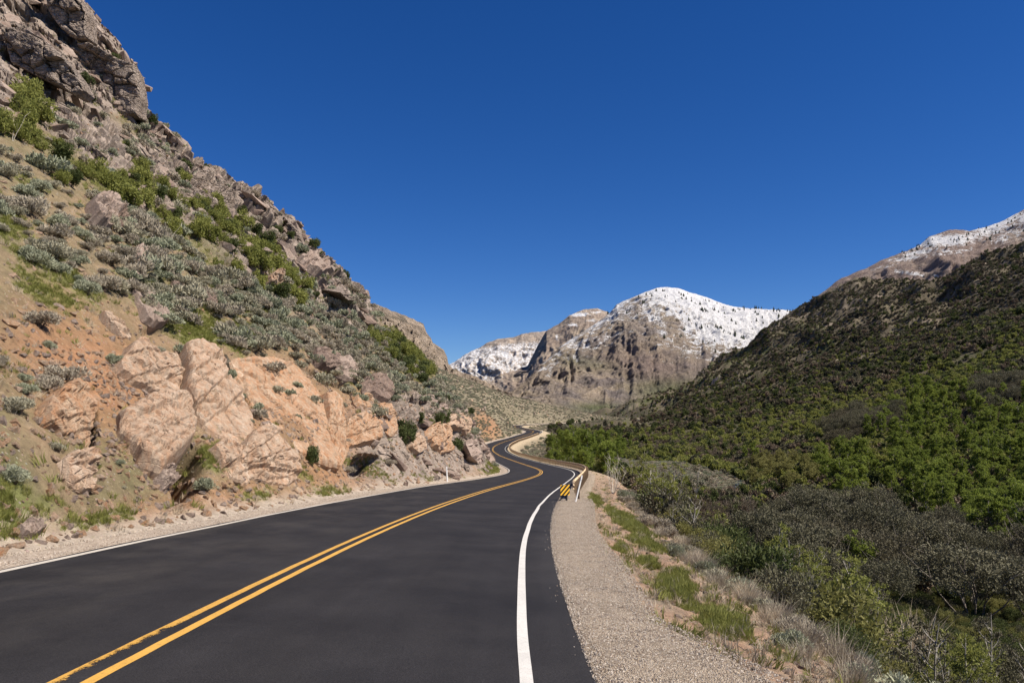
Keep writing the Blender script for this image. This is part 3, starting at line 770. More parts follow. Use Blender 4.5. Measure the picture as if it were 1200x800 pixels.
def tubes(paths, sides=4):
    """tapered tubes: list of (points, radii)"""
    out = []
    for P, R in paths:
        P = np.asarray(P, float); n = len(P)
        T_ = np.gradient(P, axis=0); T_ /= np.maximum(np.linalg.norm(T_, axis=1), 1e-9)[:, None]
        ref = np.array([1., 0.13, .07]); A = np.cross(T_, ref); A /= np.maximum(np.linalg.norm(A, axis=1), 1e-9)[:, None]; B = np.cross(T_, A)
        an = np.arange(sides)*2*np.pi/sides
        ring = P[:, None]+np.asarray(R)[:, None, None]*(np.cos(an)[None, :, None]*A[:, None]+np.sin(an)[None, :, None]*B[:, None])
        out.append((ring.reshape(-1, 3), grid_faces(n, sides, True)))
    return join(out)
def branch(rs, p0, d, length, r0, n=5, bend=.25, up=.15):
    P = [np.array(p0, float)]; d = np.array(d, float)
    for i in range(n-1):
        d = d+bend*rs.normal(size=3)*.5; d[2] += up; d /= np.linalg.norm(d)
        P.append(P[-1]+d*length/(n-1))
    return np.array(P), r0*np.linspace(1, .25, n)

M_SAGE = leaf_mat('sagebrush_leaf', (.25,.235,.16), (.45,.415,.305), .12, .8)
M_SAGE2 = leaf_mat('grey_sagebrush_leaf', (.27,.235,.175), (.47,.41,.32), .1, .85)
M_SAGE3 = leaf_mat('blue_green_sagebrush_leaf', (.22,.24,.155), (.39,.395,.28), .12, .8)
M_STEM = plain('shrub_stem', (.13,.095,.07), var=.3)
M_BUSH = leaf_mat('spring_green_leaf', (.15,.17,.04), (.32,.325,.09), .4)
M_BUSHD = leaf_mat('deep_green_leaf', (.045,.062,.018), (.12,.14,.045), .3)
M_ASPEN = leaf_mat('bright_green_leaf', (.11,.155,.025), (.29,.34,.065), .45)
M_OLIVE = leaf_mat('olive_green_leaf', (.14,.14,.04), (.30,.28,.10), .35)
M_GREYL = leaf_mat('grey_brown_bud', (.065,.058,.034), (.15,.132,.08), .15)
M_JUNI = leaf_mat('dusky_grey_green_leaf', (.062,.062,.034), (.19,.176,.11), .15)
M_TWIG = leaf_mat('bare_twig', (.16,.12,.095), (.27,.21,.165), .1)
M_REDTW = leaf_mat('reddish_twig', (.13,.095,.065), (.235,.18,.125), .15)
M_GRASS = leaf_mat('green_grass_blade', (.14,.165,.035), (.30,.29,.085), .35)
M_STRAW = leaf_mat('dry_grass_blade', (.40,.32,.22), (.60,.50,.37), .3)
M_STRAWG = leaf_mat('grey_dry_stalk', (.28,.24,.18), (.46,.40,.31), .2)
M_BARK = plain('grey_bark', (.21,.18,.15), var=.35, scale=6, bump=.4)
M_PALEB = plain('pale_bark', (.36,.33,.28), var=.3, scale=6, bump=.3)
M_PINE = leaf_mat('dark_conifer_needle', (.012,.02,.012), (.03,.042,.025), .1)

def sage_mesh(seed, n_lobes=24, per=110, low=False):
    rs = np.random.RandomState(seed); parts = []
    for i in range(n_lobes):
        a = rs.rand()*2*np.pi; rr = math.sqrt(rs.rand())*.40
        c = np.array([math.cos(a)*rr, math.sin(a)*rr, .12+.26*rs.rand()*(1-rr)])
        R = .13+.09*rs.rand()
        d = rnd_dirs(rs, per); d[:, 2] = np.abs(d[:, 2])*1.1-.15; d /= np.linalg.norm(d, axis=1)[:, None]
        p = c+d*R*(.75+.35*rs.rand(per))[:, None]
        o = d.copy(); o[:, 2] += .7
        parts.append(leaf_cloud(rs, p, o/np.linalg.norm(o, axis=1)[:, None], .07 if not low else .105, .022 if not low else .042, .55))
    return join(parts)
def sage_stems(seed):
    rs = np.random.RandomState(seed+50); P = []
    for i in range(9):
        a = rs.rand()*2*np.pi; P.append(branch(rs, (0, 0, -.12), (math.cos(a)*.8, math.sin(a)*.8, .8), .5, .016, 4))
    return tubes(P, 3)
def bush_mesh(seed, n_lobes=22, per=110, h=1.0, leaf=.055, upright=.3):
    rs = np.random.RandomState(seed); parts = []
    for i in range(n_lobes):
        a = rs.rand()*2*np.pi; rr = math.sqrt(rs.rand())*.42
        zt = h*(.25+.65*rs.rand()*(1-.6*rr))
        c = np.array([math.cos(a)*rr, math.sin(a)*rr, zt]); R = .13+.10*rs.rand()
        d = rnd_dirs(rs, per)
        p = c+d*np.array([1, 1, 1.2])*R*(.5+.6*rs.rand(per))[:, None]; p[:, 2] = np.maximum(p[:, 2], .02)
        o = d+np.array([0, 0, upright])
        parts.append(leaf_cloud(rs, p, o, leaf*1.3, leaf*.75, .9))
    return join(parts)
def bush_stems(seed, h=1.0, n=9, r=.014):
    rs = np.random.RandomState(seed+70); P = []
    for i in range(n):
        a = rs.rand()*2*np.pi; P.append(branch(rs, (0, 0, -.15), (math.cos(a)*.45, math.sin(a)*.45, 1), h*.95, r, 5))
    return tubes(P, 3)
def twig_mesh(seed, n=26, h=1.0, sub=9, spread=.55, w=.010):
    """bare many-stemmed shrub drawn with forking twigs"""
    rs = np.random.RandomState(seed); A, B = [], []
    for i in range(n):
        a = rs.rand()*2*np.pi; k = spread*rs.rand()
        P, R = branch(rs, (.05*math.cos(a), .05*math.sin(a), -.08), (k*math.cos(a), k*math.sin(a), 1), h*(.6+.45*rs.rand()), w, 6, .3)
        A.append((P, R))
        for q in range(sub):
            j = rs.randint(2, 6); b = rs.rand()*2*np.pi
            A.append(branch(rs, P[j], (math.cos(b)*.7, math.sin(b)*.7, .9), h*(.12+.18*rs.rand()), w*.5, 3, .3))
    return tubes(A, 3)
def blade_mesh(seed, n, r, h, w, lean=.35):
    rs = np.random.RandomState(seed)
    a = rs.rand(n)*2*np.pi; rr = np.sqrt(rs.rand(n))*r
    b = np.stack([np.cos(a)*rr, np.sin(a)*rr, 0*a-.02], -1)
    l = rnd_dirs(rs, n)*lean; l[:, 2] = 0; l += np.stack([np.cos(a), np.sin(a), 0*a], -1)*lean*.6*rs.rand(n)[:, None]
    H = h*(.5+.6*rs.rand(n))[:, None]
    m = b+(l*.35+np.array([0, 0, .6]))*H; t = b+(l+np.array([0, 0, 1.0]))*H
    s_ = np.stack([-np.sin(a+1), np.cos(a+1), 0*a], -1)*w*.5
    V = np.stack([b-s_, b+s_, m+s_*.8, m-s_*.8, t], 1).reshape(-1, 3)
    i = np.arange(n)[:, None]*5
    return V, np.concatenate([i+np.array([0, 1, 2, 3]), i+np.array([3, 2, 4, 4])]).reshape(-1, 4)
def blades(name, seed, n, r, h, w, mat, lean=.35):
    V, Fq = blade_mesh(seed, n, r, h, w, lean)
    me = bpy.data.meshes.new(name)
    me.from_pydata(V.tolist(), [], [list(dict.fromkeys(f)) for f in Fq.tolist()]); me.materials.append(mat); return me
def tree_meshes(seed, h=6.0, crown=(1.9, 2.0), base=.35, clumps=44, per=46, leaf=.20, limbs=9, lean=.05):
    rs = np.random.RandomState(seed)
    P, R = branch(rs, (0, 0, -.4), (lean*rs.normal(), lean*rs.normal(), 1), h*.92, h*.011+.008, 7, .16, .2)
    paths = [(P, R)]; tips = []
    for i in range(limbs):
        f = base+(1-base)*.85*(i+.5)/limbs; k = f*6; j = int(k)
        p = P[j]+(P[min(j+1, 6)]-P[j])*(k-j)
        a = i*2.4+rs.rand(); L = crown[0]*(1.05-.55*f)*(.8+.4*rs.rand())
        b = branch(rs, p, (math.cos(a), math.sin(a), .75), L, h*.0045+.003, 5, .25, .12); paths.append(b)
        tips += [b[0][2], b[0][3], b[0][4]]
        for q in range(2):
            a2 = a+rs.normal(); c = branch(rs, b[0][2+q], (math.cos(a2), math.sin(a2), .9), L*.5, h*.002+.002, 4, .25, .12); paths.append(c); tips += [c[0][-1]]
    tips += [P[-1], P[-2]]
    tips = np.array(tips); parts = []
    for i in range(clumps):
        c = tips[rs.randint(len(tips))]+rs.normal(size=3)*np.array([.16, .16, .14])*crown[0]
        Rr = crown[0]*(.13+.13*rs.rand()); d = rnd_dirs(rs, per)
        p = c+d*np.array([1, 1, .75])*Rr*(.35+.7*rs.rand(per))[:, None]; p[:, 2] = np.maximum(p[:, 2], .15)
        parts.append(leaf_cloud(rs, p, d+np.array([0, 0, .3]), leaf*1.2, leaf*.8, 1.0))
    return tubes(paths, 5), join(parts)
def canopy_meshes(seed, h=5.0, r=2.3, clumps=60, per=55, leaf=.17, stems=7):
    """broad many-stemmed small tree with a domed crown"""
    rs = np.random.RandomState(seed); paths = []
    for i in range(stems):
        a = i*2*np.pi/stems+rs.rand()*.6; b = branch(rs, (.12*math.cos(a), .12*math.sin(a), -.4), (math.cos(a)*.75, math.sin(a)*.75, 1), h*.85, .07, 6, .35, .1); paths.append(b)
        for q in range(3):
            a2 = a+rs.normal(); paths.append(branch(rs, b[0][2+q], (math.cos(a2)*.8, math.sin(a2)*.8, .7), h*.35, .028, 4, .3, .1))
    parts = []
    for i in range(clumps):
        d0 = rnd_dirs(rs, 1)[0]; d0[2] = abs(d0[2])*.9+.12
        c = d0*np.array([r, r, h*.46])*(.55+.42*rs.rand()); c[2] += h*.42*(1-.25*rs.rand())
        Rr = r*(.13+.13*rs.rand()); d = rnd_dirs(rs, per)
        p = c+d*np.array([1, 1, .7])*Rr*(.4+.65*rs.rand(per))[:, None]
        parts.append(leaf_cloud(rs, p, d+np.array([0, 0, .5]), leaf*1.2, leaf*.7, 1.0))
    return tubes(paths, 4), join(parts)

# ---------------------------------------------------------------- placing
def sample(n, mask, seed, mind=0.0, weight_screen=0.0):
    """random surface points, weighted by area and mask; optional least distance"""
    rs = np.random.RandomState(seed)
    w = (AREA*mask).ravel()
    if weight_screen: w = w/np.maximum(Y.ravel(), 5)**weight_screen
    w = np.nan_to_num(w); w /= w.sum()
    k = np.searchsorted(np.cumsum(w), rs.rand(int(n*(3 if mind else 1))))
    k = np.minimum(k, NR*NCc-1)
    i, j = np.divmod(k, NCc); i = np.minimum(i, NR-2); j = np.minimum(j, NCc-2)
    a, b = rs.rand(len(k)), rs.rand(len(k))
    G = V.reshape(NR, NCc, 3)
    p = (G[i, j]*(1-a)[:, None]+G[i, j+1]*a[:, None])*(1-b)[:, None]+(G[i+1, j]*(1-a)[:, None]+G[i+1, j+1]*a[:, None])*b[:, None]
    nn = NRM[i, j]
    if mind:
        keep, cells = [], {}
        for q, (x, y, z) in enumerate(p):
            md = mind if np.isscalar(mind) else mind(y)
            c = (int(x/md), int(y/md), int(z/md)); ok = True
            for dx in (-1, 0, 1):
                for dy in (-1, 0, 1):
                    for dz in (-1, 0, 1):
                        for r in cells.get((c[0]+dx, c[1]+dy, c[2]+dz), ()):
                            if (r[0]-x)**2+(r[1]-y)**2+(r[2]-z)**2 < md*md: ok = False
            if ok:
                cells.setdefault(c, []).append((x, y, z)); keep.append(q)
                if len(keep) >= n: break
        p = p[keep]; nn = nn[keep]
    return p, nn
NRM = np.where(NRM[..., 2:3] < 0, -NRM, NRM)
def vis(h):     # ground whose plants of height h show over what stands in front
    return ((PYF-h*F/np.maximum(Y, 1)) <= RUNMIN+1.0) & (PXF > -140) & (PXF < 1340) & (PYF > -150) & (PYF < 900)
def crownpy(h): return PYF-h*F/np.maximum(Y, 1)

def stuff(name, label, cat, P, sources, seed, smin, smax, tilt=.25, nrm=None, flat=1.0):
    """one object: many small plants or stones scattered by geometry nodes from the listed meshes"""
    rs = np.random.RandomState(seed); n = len(P)
    me = bpy.data.meshes.new(name); me.vertices.add(n); me.vertices.foreach_set('co', P.astype(np.float32).ravel())
    a = me.attributes.new('sc', 'FLOAT_VECTOR', 'POINT'); sc = (smin+(smax-smin)*rs.rand(n)**1.5)[:, None]*np.array([1, 1, 1.])*(1+.2*rs.normal(size=(n, 3)).clip(-1, 1)); sc[:, 2] *= flat
    a.data.foreach_set('vector', sc.astype(np.float32).ravel())
    r = np.stack([rs.normal(size=n)*tilt, rs.normal(size=n)*tilt, rs.rand(n)*6.283], -1)
    a = me.attributes.new('rt', 'FLOAT_VECTOR', 'POINT'); a.data.foreach_set('vector', r.astype(np.float32).ravel())
    a = me.attributes.new('ix', 'INT', 'POINT'); a.data.foreach_set('value', rs.randint(0, len(sources), n).astype(np.int32))
    o = tag(link(name, me), label, cat, kind='stuff')
    ng = bpy.data.node_groups.new(name+'_scatter', 'GeometryNodeTree')
    ng.interface.new_socket('Geometry', in_out='INPUT', socket_type='NodeSocketGeometry')
    ng.interface.new_socket('Geometry', in_out='OUTPUT', socket_type='NodeSocketGeometry')
    N = ng.nodes; L = ng.links
    gi = N.new('NodeGroupInput'); go = N.new('NodeGroupOutput'); iop = N.new('GeometryNodeInstanceOnPoints'); jn = N.new('GeometryNodeJoinGeometry')
    for src in reversed(sources):
        oi = N.new('GeometryNodeObjectInfo'); oi.transform_space = 'ORIGINAL'; oi.inputs['Object'].default_value = src; oi.inputs['As Instance'].default_value = False
        g2 = N.new('GeometryNodeGeometryToInstance'); L.new(oi.outputs['Geometry'], g2.inputs[0]); L.new(g2.outputs[0], jn.inputs[0])
    def at(nm, t):
        q = N.new('GeometryNodeInputNamedAttribute'); q.data_type = t; q.inputs['Name'].default_value = nm
        return [x for x in q.outputs if x.enabled and x.name == 'Attribute'][0]
    e2r = N.new('FunctionNodeEulerToRotation'); L.new(at('rt', 'FLOAT_VECTOR'), e2r.inputs[0])
    L.new(gi.outputs[0], iop.inputs['Points']); L.new(jn.outputs[0], iop.inputs['Instance']); iop.inputs['Pick Instance'].default_value = True
    L.new(at('ix', 'INT'), iop.inputs['Instance Index']); L.new(e2r.outputs[0], iop.inputs['Rotation']); L.new(at('sc', 'FLOAT_VECTOR'), iop.inputs['Scale'])
    L.new(iop.outputs[0], go.inputs[0])
    md = o.modifiers.new('scatter', 'NODES'); md.node_group = ng
    return o

class Kind:
    """one plant kind: variants of an Empty with named parts, each placed once and then copied"""
    def __init__(s, name, cat, variants):
        s.name, s.cat, s.var, s.used = name, cat, variants, set(); s.n = 0
    def make(s, k):
        e = empty(s.name); e['category'] = s.cat
        for pn, me in s.var[k]: link(pn, me, e)
        return e
    def place(s, loc, sc, rz, label, group=None, rs=random, tilt=.08, k=None):
        k = (s.n % len(s.var)) if k is None else k; s.n += 1
        if not hasattr(s, 'roots'): s.roots = {}
        sc3 = (sc, sc, sc) if np.isscalar(sc) else sc
        rot = (rs.uniform(-tilt, tilt), rs.uniform(-tilt, tilt), rz)
        if k not in s.roots:
            e = s.roots[k] = s.make(k); e.location = loc; e.rotation_euler = rot; e.scale = sc3; e['label'] = label
            if group: e['group'] = group
        else:
            e = copy_tree(s.roots[k], loc, rot, sc3, label, group)
            if not group and 'group' in e: del e['group']
        return e
def MS(nm, vf, mat, smooth=False): return mesh_np(nm, vf[0], vf[1], [mat], smooth)
K_SAGE = Kind('sagebrush', 'sagebrush', [[('foliage', MS('foliage', sage_mesh(k), [M_SAGE, M_SAGE2, M_SAGE3, M_SAGE2][k % 4])), ('stem', MS('stem', sage_stems(k), M_STEM))] for k in range(4)])
K_BUSH = Kind('green_shrub', 'shrub', [[('foliage', MS('foliage', bush_mesh(20+k), [M_BUSH, M_BUSH, M_BUSHD][k])), ('stem', MS('stem', bush_stems(20+k), M_STEM))] for k in range(3)])
def tree_kind(name, fm, bm, seeds, **kw):
    vs = []
    for q in seeds:
        t, c = tree_meshes(q, **kw); vs.append([('trunk', MS('trunk', t, bm, True)), ('crown', MS('crown', c, fm))])
    return Kind(name, 'tree', vs)
K_ASPEN = tree_kind('green_tree', M_ASPEN, M_PALEB, (1, 2, 3, 4), h=8.0, crown=(2.0, 0), base=.15, clumps=105, per=56, leaf=.14, limbs=13)
K_OLIVE = tree_kind('olive_tree', M_OLIVE, M_BARK, (5, 6), h=5.0, crown=(2.3, 0), base=.2, clumps=80, per=60, leaf=.12)
K_SAPL = tree_kind('sapling', M_BUSH, M_PALEB, (7, 8, 9), h=4.0, crown=(.85, 0), base=.1, clumps=46, per=46, leaf=.052, limbs=16)
K_SAPO = tree_kind('sapling', M_GREYL, M_PALEB, (10, 11), h=4.0, crown=(.8, 0), base=.12, clumps=40, per=34, leaf=.045, limbs=18)
def canopy_kind(name, fm, seeds, cat='tree', **kw):
    vs = []
    for q in seeds:
        t, c = canopy_meshes(q, **kw); vs.append([('trunk', MS('trunk', t, M_BARK, True)), ('crown', MS('crown', c, fm))])
    return Kind(name, cat, vs)
K_JUNI = canopy_kind('mahogany_tree', M_JUNI, (12, 13, 14), h=7.0, r=3.7, clumps=95, per=110, leaf=.115)
K_JUNI.var += canopy_kind('mahogany_tree', M_GREYL, (15, 16), h=6.6, r=3.6, clumps=90, per=100, leaf=.11).var
K_LOW = Kind('low_bush', 'bush', [[('foliage', MS('foliage', bush_mesh(120+k, 34, 110, .9, .034, .6), [M_OLIVE, M_BUSHD, M_BUSH, M_JUNI][k])), ('stem', MS('stem', bush_stems(120+k, .95, 14, .009), M_TWIG))] for k in range(4)])
K_BARE = Kind('bare_shrub', 'shrub', [[('twigs', MS('twigs', twig_mesh(30+k, 30, 1, 10), [M_TWIG, M_REDTW, M_TWIG][k])), ('buds', MS('buds', bush_mesh(33+k, 20, 22, 1.0, .045), [M_GREYL, M_REDTW, M_GREYL][k]))] for k in range(3)])
K_DRY = Kind('dry_shrub', 'dry shrub', [[('stalks', blades('stalks', 40+k, 260, .28, .75, .012, [M_STRAWG, M_STRAW][k % 2], .55)), ('twigs', MS('twigs', twig_mesh(44+k, 22, .55, 6, .9, .008), M_TWIG))] for k in range(3)])
# ---------------------------------------------------------------- plants on the left hill
rr = random.Random(5)
def rz_(): return rr.uniform(0, 6.283)
hv = hill & vis(.6)
SAGE_L = [(350,395,110,34,32),(110,300,130,42,28),(60,262,70,30,25),(220,330,90,20,35),(15,450,22,40,0,1),(450,430,40,40,45,1),(520,470,30,16,45,.9),(10,560,12,18,0,1),(280,400,40,14,20,.8),(400,380,60,30,45),(60,445,20,10,0,.8),(160,270,60,24,25,.8),(30,215,50,20,25,.8)]
BUSH_L = [(25,150,34,34,0),(75,200,40,22,30),(190,240,70,28,30),(250,280,80,34,40),(320,330,55,26,40),(110,215,30,12,30,.7),(150,235,40,16,20,.8),(470,415,30,16,40),(490,440,14,16,60,.9),(300,300,50,22,40,.8),(440,400,14,10,40,.7),(355,275,30,12,30,.3)]
GRASSMASK = np.clip(sstep(.35, .75, m_gr+.5*nA+.4*nB), 0, 1)*m_gr.clip(.05, 1)
SLABS = [(335,485,62,66,30),(250,470,50,50,40),(175,440,45,28,10),(180,515,48,40,0),(75,490,30,40,0),(90,557,22,24,0),(425,500,30,30,0),(310,540,40,30,0),(510,515,22,22,0),(437,462,22,22,0),(385,430,26,14,20),(565,530,14,22,45)]
ms = blobs(SAGE_L); mb_ = blobs(BUSH_L)
sagew = hv*(np.clip(sstep(.25, .7, ms+.25*nA)*1.0+.035*(nB > .1)*(1-m_dirt), 0, 1))*(1-sstep(.35, .7, mb_))*(tt < -6.2)*(Y < 112)*(1-.97*np.clip(blobs(SLABS)*1.8, 0, 1))*(1-.9*cliff)
# nearest ones as things
def place_set(kind, P, nn, label, group, smin, smax, sink=.05, tilt=.15, lift=0.0, tall=1.0, k=None):
    for p in P:
        s_ = smin+(smax-smin)*rr.random()**1.6
        kind.place((p[0], p[1], p[2]-sink*s_), (s_, s_*rr.uniform(.85, 1.15), s_*rr.uniform(.85, 1.15)*tall), rz_(), label, group, rr, tilt, k)
P1, N1 = sample(300, sagew*(Y < 62)*np.clip(.45+nC*1.4+nB, .02, 1), 11, .62, 1.0)
place_set(K_SAGE, P1, N1, 'rounded grey-green sagebrush mound growing on the rocky slope left of the road', 'sagebrush on the slope left of the road', .42, 1.45)
# individual ones the picture singles out
for px, py, w, lab, kk in [(240,566,34,'round blue-grey sagebrush under the overhang of the big flat boulder', 2),(182,409,26,'dark grey-green sagebrush sitting on top of the pale slab',0),(135,420,30,'pale sagebrush hanging on the upper left edge of the pale slab',2),
        (15,553,46,'large blue-green sagebrush at the left picture edge above the road verge',2),(18,470,44,'wide grey-green sagebrush at the left edge beside the tilted split boulder',0),(52,446,40,'grey sagebrush just above the tilted split boulder',1),
        (66,521,26,'small flat sagebrush between the two stacked left boulders',0),(137,540,18,'little sagebrush in the dirt left of the big flat boulder',2),(45,370,46,'purplish grey leafless-looking sagebrush on the bare orange dirt',1),(57,403,22,'small green-grey sagebrush alone on the orange dirt',2),
        (145,570,10,'tiny sagebrush beside the road verge below the big flat boulder',0),(272,448,18,'grey sagebrush in the gap between the two largest slabs',1),(284,463,14,'small green sagebrush in the gap between the two largest slabs, lower one',2),(407,548,16,'dark grey sagebrush leaning on the slope right of the dark rock hole',1),
        (458,540,16,'grey sagebrush on the cut right of the square rock hole',1),(404,515,16,'pale sagebrush clump above the dark rock hole',1)]:
    x, y, z = surf(px, py+w*.25); s_ = w*y/F/1.05
    K_SAGE.place((x, y, z-.05*s_), (s_, s_, s_*.95), rz_(), lab, None, rr, .1, kk)
# low sources for the scattered remainder
src_s = []
for k in range(3):
    me = mesh_np('distant_sagebrush', *sage_mesh(80+k, 13, 80, True), [[M_SAGE, M_SAGE2, M_SAGE3][k]])
    x, y, z = surf([330, 372, 402][k], [352, 372, 372][k])
    o = link('distant_sagebrush', me); o.location = (x, y, z); o.scale = (1.3,)*3
    tag(o, ['grey sagebrush on the upper slope below the rim rocks, left of its two fellows', 'grey sagebrush on the upper slope below the rim rocks, middle of three', 'sagebrush high on the slope just under the skyline rocks'][k], 'sagebrush')
    src_s.append(o)
P2, _ = sample(1250, sagew*(Y >= 34)*np.clip(.4+nC*1.4+nA, .02, 1)+.02*hv*(tt < -7)*(Y > 30)*(1-cliff)*(1-rockm), 12, .55)
stuff('sagebrush_cover', 'grey-green sagebrush covering the upper part of the left slope', 'sagebrush', P2-np.array([0, 0, .05]), src_s, 3, .4, 1.55, .15)
far_s = (T < -4.9) & (Y > 112) & (Y < 900) & vis(.8)
far_b = (tt > 8) & (Y > 130) & (PXF < 730) & vis(.8) & (Y < 900)
P3, _ = sample(8200, (far_s | far_b)*np.clip(.35+nC+.5*nA, .03, 1), 13, 0, .9)
stuff('sagebrush_cover', 'low grey sagebrush covering the slope beyond the bends', 'sagebrush', P3, src_s, 4, .8, 1.5, .1)
P3, _ = sample(1500, bench*(bench > .25)*vis(.6)*(tt > 8), 14, .7)
stuff('sagebrush_cover', 'pale sagebrush covering the flat bench in the valley', 'sagebrush', P3, src_s, 5, .9, 1.4, .1)
# green shrubs
bw = hv*sstep(.3, .65, mb_+.2*nA)*(tt < -6)
P4, N4 = sample(190, bw*np.clip(.5+nB*1.5+nA, .03, 1), 15, .85)
for q_, p_ in enumerate(P4): place_set(K_BUSH, [p_], None, 'leafy green shrub in the thicket high on the left slope', 'green shrubs on the left slope', .8, 1.7, .1, .12, k=(0, 1, 0, 1, 2)[q_ % 5])
for px, py, h, lab, kk in [(365,533,24,'lone small dark green shrub at the foot of the fluted slab',2),(503,497,16,'green shrub on top of the boulder spur above the white post',0)]:
    x, y, z = surf(px, py+h*.5); s_ = h*y/F
    K_BUSH.place((x, y, z), (s_*.8, s_*.8, s_), rz_(), lab, None, rr, .05, kk)
# shrubs in the rim rocks
P5, N5 = sample(70, hv*sstep(.45, .7, rockm)*(nA > .05)*(Y > 40)*(1-.8*cliff), 16, 1.6)
place_set(K_BUSH, P5[:50], N5, 'dark little shrub rooted in the rim rocks below the skyline', 'shrubs in the rim rocks', .7, 1.4, .1, .2, k=2)
# grass
src_g = []
for k in range(3):
    me = blades('grass_tuft', 60+k, 46, .16, .24, .014, M_GRASS, .5)
    o = link('grass_tuft', me); x, y, z = surf([232, 252, 236][k], [386, 540, 398][k]); o.location = (x, y, z)
    tag(o, ['green grass tuft in the bright patch above the pale slab', 'green grass tuft right of the big flat boulder', 'green grass tuft at the lower rim of the bright patch above the pale slab'][k], 'grass'); src_g.append(o)
gmask = hv*GRASSMASK*(tt < -4.9)
P6, _ = sample(2600, hv*(tt < -8)*(nC+.5*nA > .05)*(1-rockm)*(1-np.clip(m_dirt, 0, 1)), 71, 0, .8)
stuff('grass', 'thin green grass between the sagebrush on the upper left slope', 'grass', P6, src_g, 32, .4, 1.3, .35)
P6, _ = sample(6000, gmask*(1-.6*blob(12,600,60,60)), 17, 0, 1.0)
stuff('grass', 'green spring grass growing in patches on the left slope', 'grass', P6, src_g, 6, .25, .8, .4)
P6, _ = sample(5200, strip*sstep(.40, .75, blobs(GRASS_R)+.5*nA+.4*nB)*vis(.3), 18, 0, 1.3)
stuff('grass', 'green grass growing in patches on the bank right of the gravel', 'grass', P6, src_g, 7, .25, .7, .35)
# sparse weeds and dry tufts on the dirt
src_d = []
for k in range(2):
    me = blades('dry_tuft', 66+k, 34, .14, .2, .010, [M_STRAW, M_STRAWG][k], .7)
    o = link('dry_tuft', me); x, y, z = surf([150, 760][k], [600, 700][k]); o.location = (x, y, z)
    tag(o, ['dry straw tuft on the dirt below the big flat boulder', 'dry straw tuft on the reddish bank right of the gravel'][k], 'grass'); src_d.append(o)
P7, _ = sample(3800, hv*(tt < -4.8)*(Y < 90)*np.clip(.2+nB, .02, 1), 19, 0, 1.0)
stuff('dry_grass', 'thin dry grass and weeds scattered over the left slope', 'grass', P7, src_d+src_g[:1], 8, .5, 1.2, .4)
P7, _ = sample(1300, strip*vis(.3)*np.clip(.25+nB, .02, 1), 20, 0, 1.3)
stuff('dry_grass', 'dry grass scattered on the bank right of the gravel', 'grass', P7, src_d+src_g[:1], 9, .4, 1.0, .4)

# ---------------------------------------------------------------- plants right of the road
gr_edge = tt-gw
mk = (tt > gw+bwd+.1)*(tt < gw+bwd+1.9)*(Y > 5.5)*(Y < 62)*vis(.8)*sstep(-.5, .2, nC+.6)
P8, N8 = sample(85, mk, 21, .6, .7)
for p in P8:
    s_ = rr.uniform(.4, .85)
    K_DRY.place((p[0], p[1], p[2]-.05), (s_, s_, s_*rr.uniform(.8, 1.1)), rz_(), 'dry pale grey-tan shrub on the crest of the bank above the valley', 'dry shrubs along the crest of the bank', rr, .15)
for px, py, w, lab in [(1058,775,85,'big bristly straw-coloured shrub at the bottom of the picture on the crest of the bank'),(870,690,36,'tall pale dry shrub behind the green patch of the bank'),(925,745,30,'tan dry grass shrub at the right end of the dry row')]:
    x, y, z = surf(px, py+12); s_ = w*y/F/.8
    K_DRY.place((x, y, z-.1), (s_, s_, s_*.95), rz_(), lab, None, rr, .05, 1)
hR = tt > gw+bwd+1.9
def zone(lst, h): return blobs(lst, px=PXF, py=crownpy(h))
base_R = hR*(Y < 420)*(~((bench > .3)))
place_low = True
Zg = [(1130,520,125,80),(1000,548,50,22,0,.9),(1180,610,60,30,0,.9),(700,530,48,16),(670,520,25,12,0,1),(1090,470,60,30,0,.7),(880,528,16,8,0,.7),(1010,660,14,10,0,.5),(1160,640,60,14,0,.4)]
Zo = [(915,556,46,16),(890,545,20,10,0,.8),(700,560,60,22,0,.4)]
Zb = [(852,600,34,40),(835,522,95,14,0,1),(905,530,40,10,0,.8),(745,512,26,8,0,.6),(930,500,60,14,-10,.6),(640,540,30,12,0,.3)]
Zj = [(1060,640,190,42),(960,600,70,20,0,.8),(1120,700,130,60),(1010,490,60,16,-15,.6),(950,640,60,30,0,.8),(1180,455,60,20,0,.5),(1040,700,80,40,0,.9)]
Zs = [(960,720,80,55,30),(830,650,50,24,30,.9),(760,590,55,34,30,1),(900,690,60,30,30,.9),(1080,760,60,24,0,.7),(1150,785,60,25,0,.9),(690,560,30,18,20,.7)]
def setk(kind, n, zl, h, seed, mind, smin, smax, label, group, extra=1.0, tall=1.0, dens=None, k=None):
    m = base_R*vis(h)*sstep(.25, .7, zone(zl, h*.6)+.25*nC)*extra
    P, N_ = sample(n, m, seed, mind, .9 if dens is None else dens)
    place_set(kind, P, N_, label, group, smin, smax, .03, .07, tall=tall, k=k)
    return len(P)
cnt = {}
cnt['aspen'] = setk(K_ASPEN, 290, Zg, 5, 31, lambda y: 1.9+y*.007, .6, 1.1, 'bright green leafy tree in the thicket on the lower slope across the valley', 'bright green trees across the valley')
cnt['olive'] = setk(K_OLIVE, 26, Zo, 4, 32, 3.0, .8, 1.1, 'olive-yellow round-topped tree by the stream in mid valley', 'olive-yellow trees by the stream')
cnt['juni'] = setk(K_JUNI, 170, Zj, 6, 33, 4.0, .75, 1.15, 'dusky grey-green spreading tree with dark shade beneath, on the valley floor', 'dusky grey-green trees on the valley floor', extra=(Y > 56))
cnt['bare'] = setk(K_BARE, 220, Zb, 3, 34, 1.7, 1.7, 3.1, 'leafless brown shrub in the valley bottom', 'bare brown shrubs in the valley', extra=(Y > 78))
